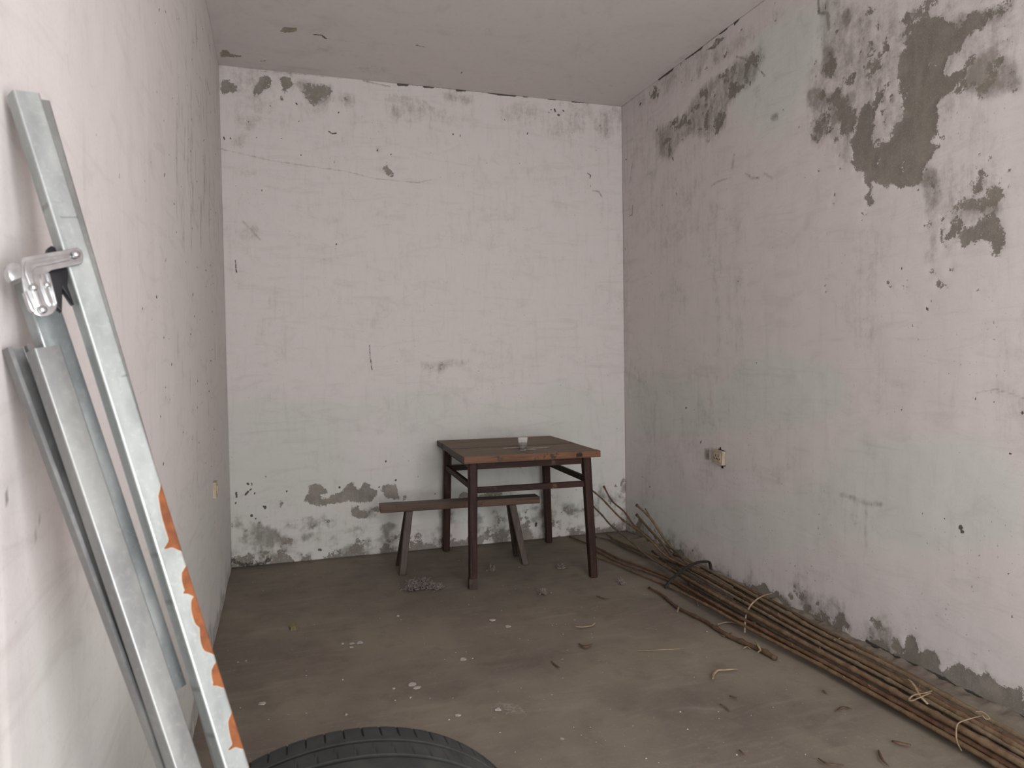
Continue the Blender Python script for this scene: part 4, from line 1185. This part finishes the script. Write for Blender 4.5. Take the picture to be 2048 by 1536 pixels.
def build_stalk(path, r_tip, r_butt, mat, label, seed, branch=None, group=GRP, cat='stalk'):
    """path from butt (near) to tip (far)"""
    r_ = random.Random(seed)
    P = resample(path, 0.02)
    n_ = len(P)
    s = np.r_[0, np.cumsum(np.linalg.norm(np.diff(P, axis=0), axis=1))]
    R = r_butt + (r_tip - r_butt) * (s / s[-1]) ** 1.1
    node = r_.uniform(0.05, 0.15)
    for i in range(n_):
        R[i] *= 1 + 0.05 * math.sin(s[i] * 60 + seed)
    while node < s[-1]:
        i = int(np.argmin(abs(s - node)))
        R[i] *= 1.32
        P[i:, :] += np.array([r_.uniform(-1, 1), r_.uniform(-1, 1), r_.uniform(-.3, .5)]) * 0.0011
        node += r_.uniform(0.13, 0.24)
    R[-1] *= 1.5
    P[:, 2] = np.maximum(P[:, 2], R * 1.02)
    P[:, 0] = np.minimum(P[:, 0], XR - R - 0.012)
    P[:, 1] = np.minimum(P[:, 1], YB - R - 0.012)
    root = np.array([P[0][0], P[0][1], 0.0])
    V, F = tube_data(P - root, R, 8)
    # leaf-scar stubs
    for k in range(3):
        i = r_.randrange(4, n_ - 4)
        d = np.array([r_.uniform(-1, 1), r_.uniform(-.4, .4), r_.uniform(.3, 1)])
        d /= np.linalg.norm(d)
        v2, f2 = tube_data([P[i] - root, P[i] - root + d * R[i] * 2.2], [R[i] * 0.5, R[i] * 0.3], 5, base=len(V))
        V += v2
        F += f2
    if branch is not None:
        B = resample(np.array(branch), 0.02)
        v2, f2 = tube_data(B - root, np.linspace(0.0065, 0.0045, len(B)), 6, base=len(V))
        V += v2
        F += f2
    o = mesh('dry_stalk', V, F, mat, None)
    o.location = root
    return tag(o, label, cat, group)
NEAR_X = [2330, 2200, 2050, 1900, 1760, 1640, 1540, 1460, 1410]
n_st = 0
def near_path(c0, c1, lift, seed, xs_=NEAR_X):
    r_ = random.Random(seed)
    ph = r_.uniform(0, 6)
    out = []
    for x in xs_:
        k = (xs_[0] - x) / (xs_[0] - xs_[-1])
        c = c0 + (c1 - c0) * k + 0.018 * math.sin(k * 5 + ph)
        y = lerp_line(LOW, x) + (lerp_line(UPB, x) - lerp_line(LOW, x)) * c
        out.append(keep(fl(x, y, mound(c) * lift)))
    return out
def c_at(px):
    x0, y0 = px[0]
    c = (y0 + (1410 - x0) * 0.55 - lerp_line(LOW, 1410)) / (lerp_line(UPB, 1410) - lerp_line(LOW, 1410))
    return min(1.0, max(0.0, c))
rank = sorted(range(len(TIPS)), key=lambda k: c_at(TIPS[k][0]))
order = {k: (n_ + 0.5) / len(TIPS) + random.uniform(-.02, .02) for n_, k in enumerate(rank)}
for i, (px, kind, dv, lab) in enumerate(TIPS):
    c1 = c_at(px) * 0.6 + order[i] * 0.4
    lift = (1.0, 0.62, 0.9, 0.5, 1.1)[rank.index(i) % 5]
    near = near_path(order[i], c1, lift, 100 + i)
    tip = []
    y_start = near[-1][1]
    x_end = px[-1][0]
    for (x, y) in px:
        if kind == 'floor':
            tip.append(keep(fl(x, y, 0.012)))
        elif kind == 'low':
            tip.append(keep(fl(x, y, dv)))
        else:
            k = (1410 - x) / (1410 - x_end)
            Yv = y_start + (dv - y_start) * k
            p = on(x, y, 1, Yv)
            if p[0] > XR - 0.03:
                p = on(x, y, 0, XR - 0.03)
            tip.append(keep(p))
    br_ = None
    if i == 3:
        b0 = tip[3]
        q = c5([(868, 340), (850, 300), (828, 265)])
        br_ = [b0] + [on(x, y, 1, b0[1] + 0.05 * (j + 1)) for j, (x, y) in enumerate(q)]
        br_ = [keep(p) for p in br_]
    build_stalk(near + tip, 0.0060 if kind != 'wall' else 0.0075, 0.0085 + 0.0040 * random.random(), STALKS[(i * 2) % 5], lab or GEN, 200 + i, br_)
for k in range(8):
    c0 = (k + 0.5) / 8 + random.uniform(-.02, .02)
    c1 = min(0.98, max(0.02, c0 + random.uniform(-.12, .12)))
    far = random.choice((1400, 1430, 1470, 1380))
    xs_ = [2330, 2200, 2050, 1900, 1760, 1640, 1540, far + 40, far]
    lift = (0.20, 0.5, 0.2, 0.25)[k % 4]
    build_stalk(near_path(c0, c1, lift, 300 + k, xs_), 0.0070, 0.0080 + 0.0030 * random.random(), STALKS[(k * 3 + 1) % 5], GEN, 400 + k)
# the loose stalk lying in front of the bundle
lp = c5([(1855, 1445), (1720, 1370), (1480, 1265), (1300, 1150), (1090, 1045), (960, 940), (865, 890)])
build_stalk([keep(fl(x, y, 0.012)) for x, y in lp], 0.0062, 0.0115, STALKS[3], 'single loose dry stalk lying on the floor in front of the bundle', 555, group='loose stalk')
# ---------------- ties
STRAW = NT('pale_straw', 0.7)
STRAW.color(STRAW.mix(STRAW.step(STRAW.noise(STRAW.coord(), 40, 3), 0.4, 0.6), (0.30, 0.235, 0.15), (0.22, 0.165, 0.10)))
ROPE = NT('dark_band', 0.7)
ROPE.color((0.020, 0.017, 0.015))
def strip(name, pts, r, mat, label, cat, group=None, flat=0.6):
    P = resample(np.array([keep(p) for p in pts]), 0.006)
    root = P[0].copy()
    root[2] = 0
    V, F = tube_data(P - root, r, 6, flat)
    o = mesh(name, V, F, mat)
    o.location = root
    return tag(o, label, cat, group)
tie = c5([(985, 890), (1010, 850), (1060, 800), (1150, 730), (1240, 690), (1310, 682), (1335, 690), (1345, 740), (1340, 770)])
tz_ = [0.010, 0.035, 0.065, 0.095, 0.112, 0.105, 0.085, 0.05, 0.02]
strip('tie_band', [fl(x, y, z) for (x, y), z in zip(tie, tz_)], 0.0115, ROPE.m, 'thick dark band tied over the far part of the stalk bundle', 'tie')
q = c5([(1612, 1240), (1620, 1120), (1650, 1040), (1700, 985), (1760, 950), (1825, 932)])
strip('straw_tie', [fl(x, y, z) for (x, y), z in zip(q, (0.02, 0.06, 0.095, 0.12, 0.12, 0.10))], 0.0045, STRAW.m, 'thin straw tie arched over the middle of the stalk bundle', 'straw')
q = c6([(1150, 785), (1190, 785), (1230, 830), (1270, 900), (1330, 965)])
strip('straw_tie', [fl(x, y, z) for (x, y), z in zip(q, (0.10, 0.115, 0.115, 0.11, 0.095))], 0.0050, STRAW.m, 'pale straw strip crossing another on the near stalks', 'straw', flat=0.35)
q = c6([(1360, 865), (1310, 880), (1230, 895), (1190, 925), (1205, 940), (1290, 905), (1350, 880)])
strip('straw_tie', [fl(x, y, z) for (x, y), z in zip(q, (0.10, 0.112, 0.112, 0.105, 0.105, 0.112, 0.104))], 0.0040, STRAW.m, 'looped straw knot under the pale straw strip', 'straw', flat=0.35)
q = c6([(1580, 1312), (1548, 1250), (1540, 1180), (1555, 1110), (1640, 1075), (1735, 1052)])
strip('straw_tie', [fl(x, y, z) for (x, y), z in zip(q, (0.03, 0.07, 0.10, 0.115, 0.115, 0.105))], 0.0030, STRAW.m, 'thin straw ring around the near end of the bundle', 'straw')
q = c6([(1680, 1020), (1740, 1025), (1790, 1070), (1760, 1075), (1735, 1045)])
strip('straw_tie', [fl(x, y, z) for (x, y), z in zip(q, (0.11, 0.115, 0.105, 0.11, 0.115))], 0.0030, STRAW.m, 'small curled straw knot beside the thin straw ring', 'straw')
q = c5([(1400, 1180), (1470, 1160), (1580, 1165), (1690, 1160), (1670, 1200), (1640, 1195)])
strip('straw_tie', [fl(x, y, z) for (x, y), z in zip(q, (0.006, 0.008, 0.03, 0.04, 0.03, 0.02))], 0.0042, STRAW.m, 'bent straw scrap hanging off the front of the bundle', 'straw', flat=0.4)

# ================================================================== FLOOR LITTER
FLK = NT('white_paint_flake', 0.85)
FLK.color((0.40, 0.37, 0.345))
YEL = NT('dry_yellow_leaf', 0.85)
YEL.color(YEL.mix(YEL.step(YEL.noise(YEL.coord(), 60, 3), 0.4, 0.6), (0.17, 0.14, 0.075), (0.12, 0.10, 0.05)))
def shard(name, px, py, w, d, mat, seed, rot, label, cat, group, h=0.002, z=0.0):
    p = fl(px, py, 0.004)
    r_ = random.Random(seed)
    n_ = r_.choice((5, 6, 7))
    V = []
    for zz_ in (0.0, h):
        rr = random.Random(seed + 1)
        for i in range(n_):
            a = 2 * math.pi * (i + rr.uniform(-.3, .3)) / n_
            k = rr.uniform(0.7, 1.0)
            V.append((w / 2 * k * math.cos(a), d / 2 * k * math.sin(a), zz_ + (h * 1.5 * rr.random() if zz_ else 0)))
    F = [tuple(range(n_))[::-1], tuple(range(n_, 2 * n_))] + [(i, (i + 1) % n_, n_ + (i + 1) % n_, n_ + i) for i in range(n_)]
    o = mesh(name, V, F, mat, None, False)
    o.location = (p[0], p[1], z)
    o.rotation_euler = (0, 0, rot)
    return tag(o, label, cat, group)
GF = 'paint flakes on the floor'
flakes = g1([(820, 515, 34, 12), (868, 512, 40, 16), (815, 538, 30, 14), (762, 517, 18, 8), (1195, 770, 60, 22), (1222, 790, 55, 16), (1510, 613, 45, 18), (1475, 960, 40, 14), (262, 888, 50, 16), (1690, 370, 45, 14), (1105, 346, 22, 8), (783, 955, 20, 12), (1078, 795, 22, 8), (1725, 925, 45, 18), (1183, 850, 16, 8), (1787, 410, 40, 14)])
FL_LAB = {0: 'small white flake in the tight cluster of four on the dark floor', 1: 'largest white flake in the tight cluster of four on the dark floor', 2: 'small white flake in the tight cluster of four on the dark floor', 3: 'small white flake in the tight cluster of four on the dark floor', 7: 'white flake on the floor just beyond the right side of the tyre', 9: 'upper of two thin pale flakes on the floor in front of the table', 15: 'lower of two thin pale flakes on the floor in front of the table', 10: 'tiny white flake on the dark floor below the large dust ball', 11: 'small roundish white flake just above the left part of the tyre', 12: 'tiny white flake just left of the close pair of flakes', 14: 'tiny white flake just below the close pair of flakes', 4: 'longer white paint flake in front of the tyre, upper of a close pair', 5: 'lower white paint flake of the close pair beyond the tyre', 6: 'small oblong white flake alone on the floor below the table', 8: 'pale flake on the dark floor right of the rusty rail', 13: 'pale flake on the pinkish worn floor spot'}
for i, (x, y, w, d) in enumerate(flakes):
    zc = np.linalg.norm(fl(x, y) - CAM)
    wm = w / 3.103 * zc / FPX
    dm = d / 3.103 * zc / FPX * zc / 1.35
    shard('paint_flake', x, y, wm, min(dm, 0.06), FLK.m, 700 + i, random.uniform(-.4, .4), FL_LAB.get(i, 'small white paint flake lying on the bare concrete floor'), 'flake', GF, 0.0016, 0.001)
GL = 'dry plant scraps on the floor'
o = shard('dry_leaf', *g1([(460, 425)])[0], 0.055, 0.05, YEL.m, 800, 0.5, 'crumpled yellowish dry leaf on the floor left of the middle', 'leaf', GL, 0.012)
def scrap(pts, r, mat, label, seed, z=0.005, flat=0.5, name='straw_scrap'):
    P = [np.array(fl(x, y, z + 0.004 * math.sin(k * 2.1 + seed) + 0.004)) for k, (x, y) in enumerate(pts)]
    P = resample(P, 0.008)
    P[:, 2] = np.maximum(P[:, 2], r * 1.1)
    root = np.array([P[0][0], P[0][1], 0])
    R = r * (1 - 0.5 * abs(np.linspace(-1, 1, len(P))) ** 2)
    V, F = tube_data(P - root, R, 6, flat)
    oo = mesh(name, V, F, mat)
    oo.location = root
    return tag(oo, label, 'straw', GL)
scrap(g2([(1320, 800), (1325, 770), (1355, 748), (1400, 742), (1475, 738)]), 0.0075, STRAW.m, 'curved pale straw scrap on the floor below the loose stalk', 1)
scrap(g2([(470, 475), (530, 478), (570, 468), (590, 450)]), 0.0075, STRAW.m, 'hooked pale straw scrap on the floor right of the table', 2)
scrap(g2([(850, 622), (920, 624), (1000, 618), (1140, 612)]), 0.0035, STRAW.m, 'long thin straight straw lying flat on the floor', 3)
scrap(g2([(1350, 460), (1420, 445), (1480, 455), (1560, 450)]), 0.0060, STRAW.m, 'straw scrap on the floor between the loose stalk and the bundle', 4)
scrap(g2([(1185, 285), (1215, 300), (1230, 345)]), 0.0045, STRAW.m, 'short bent straw against the front stalk', 5)
scrap(g2([(1580, 560), (1600, 590), (1615, 620), (1600, 635)]), 0.006, STRAW.m, 'pale dry leaf sheath clinging to the loose stalk near its cut end', 6, 0.02)
scrap(g2([(1100, 385), (1110, 350)]), 0.005, STRAW.m, 'pale sheath clinging to the thin end of the loose stalk', 7, 0.018)
scrap(g2([(1510, 610), (1530, 600), (1555, 612)]), 0.006, STRAW.m, 'small pale curl beside the cut end of the loose stalk', 8)
TWIG = STALKS[3]
for i, (pts, lab) in enumerate(((g2([(1365, 955), (1400, 975), (1425, 1000)]), 'short dark twig on the open floor'), (g2([(240, 250), (280, 282)]), 'dark twig scrap on the floor under the table front'), (g2([(320, 690), (345, 715), (370, 730)]), 'small brown twig on the floor in front of the table'), (g2([(600, 285), (650, 302), (680, 300)]), 'small forked twig on the dusty floor right of the table'),
                            (g2([(1425, 905), (1480, 920)]), 'small dark stem scrap below the curved straw'), (g2([(490, 585), (530, 600), (570, 590)]), 'brown crumpled leaf scrap on the floor below the hooked straw'), (g2([(1485, 1240), (1520, 1275)]), 'short dark twig near the bottom of the floor'), (g2([(1365, 520), (1400, 535), (1430, 515)]), 'dark stem knot on the loose stalk'),
                            (c6([(545, 860), (580, 890)]), 'short black twig in front of the bundle'), (c6([(640, 1020), (700, 985), (760, 1005)]), 'bent brown twig on the floor in front of the near bundle'), (c6([(960, 1310), (990, 1380), (1040, 1430)]), 'curved brown twig at the lower right of the floor'), (c6([(510, 1370), (580, 1410), (700, 1420)]), 'dry brown leaf stem at the bottom edge of the floor'), (c6([(1060, 1240), (1130, 1260), (1200, 1280)]), 'dry leaf scrap beside the near stalks'))):
    scrap(pts, 0.005 if i not in (5, 12) else 0.009, TWIG, lab, 20 + i, name='dry_twig')

# dust balls under the table
DUST = NT('grey_lint', 1.0, 0, 0.0)
dc = DUST.coord()
DUST.color(DUST.mix(DUST.step(DUST.noise(dc, 30, 4), 0.4, 0.65), (0.20, 0.165, 0.15), (0.27, 0.228, 0.208)))
def dust(px, py, lobes, label, seed):
    p = fl(px, py, 0.0)
    r_ = random.Random(seed)
    root = thing('dust_ball', label, 'dust', p, 'dust balls on the floor')
    V, F = [], []
    for (dx, dy, rx, rz_) in lobes:
        for k in range(max(40, int(rx * 2600))):
            a, e_, q = r_.uniform(0, 6.28), r_.uniform(0, 1.4), r_.random() ** 0.5
            b0 = np.array([dx + rx * q * math.cos(a) * math.cos(e_), dy + rx * q * math.sin(a) * math.cos(e_), rz_ * q * 1.3 * math.sin(e_) + 0.003])
            P, d = [b0], np.array([r_.uniform(-1, 1), r_.uniform(-1, 1), r_.uniform(-.5, .7)])
            for t_ in range(5):
                d = d * 0.6 + np.array([r_.uniform(-1, 1), r_.uniform(-1, 1), r_.uniform(-.6, .6)])
                nx = P[-1] + d / np.linalg.norm(d) * 0.007
                nx[2] = max(0.002, nx[2])
                P.append(nx)
            v2, f2 = tube_data(P, [0.0006, 0.0016, 0.0020, 0.0018, 0.0012, 0.0005], 4, base=len(V))
            V += v2
            F += f2
    mesh('lint_body', V, F, DUST.m, root)['kind'] = 'stuff'
    # loose fibres
    V, F = [], []
    for k in range(120 * len(lobes)):
        dx, dy, rx, rz_ = r_.choice(lobes)
        a = r_.uniform(0, 6.28)
        e_ = r_.uniform(0.0, 1.3)
        b0 = np.array([dx + rx * 0.85 * math.cos(a) * math.cos(e_), dy + rx * 0.8 * math.sin(a) * math.cos(e_), rz_ * 0.25 + rz_ * 0.9 * math.sin(e_) * r_.uniform(0.5, 1)])
        d = np.array([r_.uniform(-1, 1), r_.uniform(-1, 1), r_.uniform(-.4, .8)])
        d2 = np.array([r_.uniform(-1, 1), r_.uniform(-1, 1), r_.uniform(-.4, .8)])
        P = [b0, b0 + d * rx * 0.25, b0 + d * rx * 0.35 + d2 * rx * 0.25]
        P = [np.array([q_[0], q_[1], max(0.001, q_[2])]) for q_ in P]
        v2, f2 = tube_data(P, 0.0007, 3, base=len(V))
        V += v2
        F += f2
    fb = mesh('lint_fibres', V, F, DUST.m, root)
    fb['kind'] = 'stuff'
dust(842, 1178, [(-0.055, 0.0, 0.055, 0.040), (0.015, 0.02, 0.050, 0.045), (0.065, -0.02, 0.035, 0.028), (0.10, -0.03, 0.028, 0.022)], 'large fluffy grey dust ball on the floor by the bench foot', 1)
dust(983, 1142, [(0, 0, 0.022, 0.020)], 'small dust ball under the table between the front legs', 2)
dust(1122, 1137, [(0, 0, 0.028, 0.014)], 'flat dust tuft left of the right front table leg', 3)
dust(1085, 1188, [(0, 0, 0.022, 0.013)], 'little dust tuft on the floor in front of the table', 4)
dust(1242, 1168, [(0, 0, 0.022, 0.012)], 'little dust tuft right of the right front table leg', 5)
# uncountable tiny crumbs
V, F = [], []
CR = random.Random(5)
for k in range(190):
    x, y = CR.uniform(440, 2040), CR.uniform(1120, 1530)
    p = fl(x, y)
    if not (XL + 0.03 < p[0] < 2.0 and p[1] < YB - 0.04):
        continue
    s_ = CR.uniform(0.001, 0.003) * (1.6 if CR.random() < 0.15 else 1)
    b = len(V)
    for dx, dy, dz in ((-1, -.7, 0), (1, -.8, 0), (.7, .9, 0), (-.8, .8, 0), (0, 0, .8)):
        V.append((p[0] + dx * s_, p[1] + dy * s_, 0.001 + dz * s_))
    F += [(b, b + 1, b + 4), (b + 1, b + 2, b + 4), (b + 2, b + 3, b + 4), (b + 3, b, b + 4), (b + 3, b + 2, b + 1, b)]
o = mesh('plaster_crumbs', V, F, FLK.m, None, False)
o['kind'] = 'stuff'
o['label'] = 'tiny white plaster crumbs scattered over the floor'
o['category'] = 'crumbs'
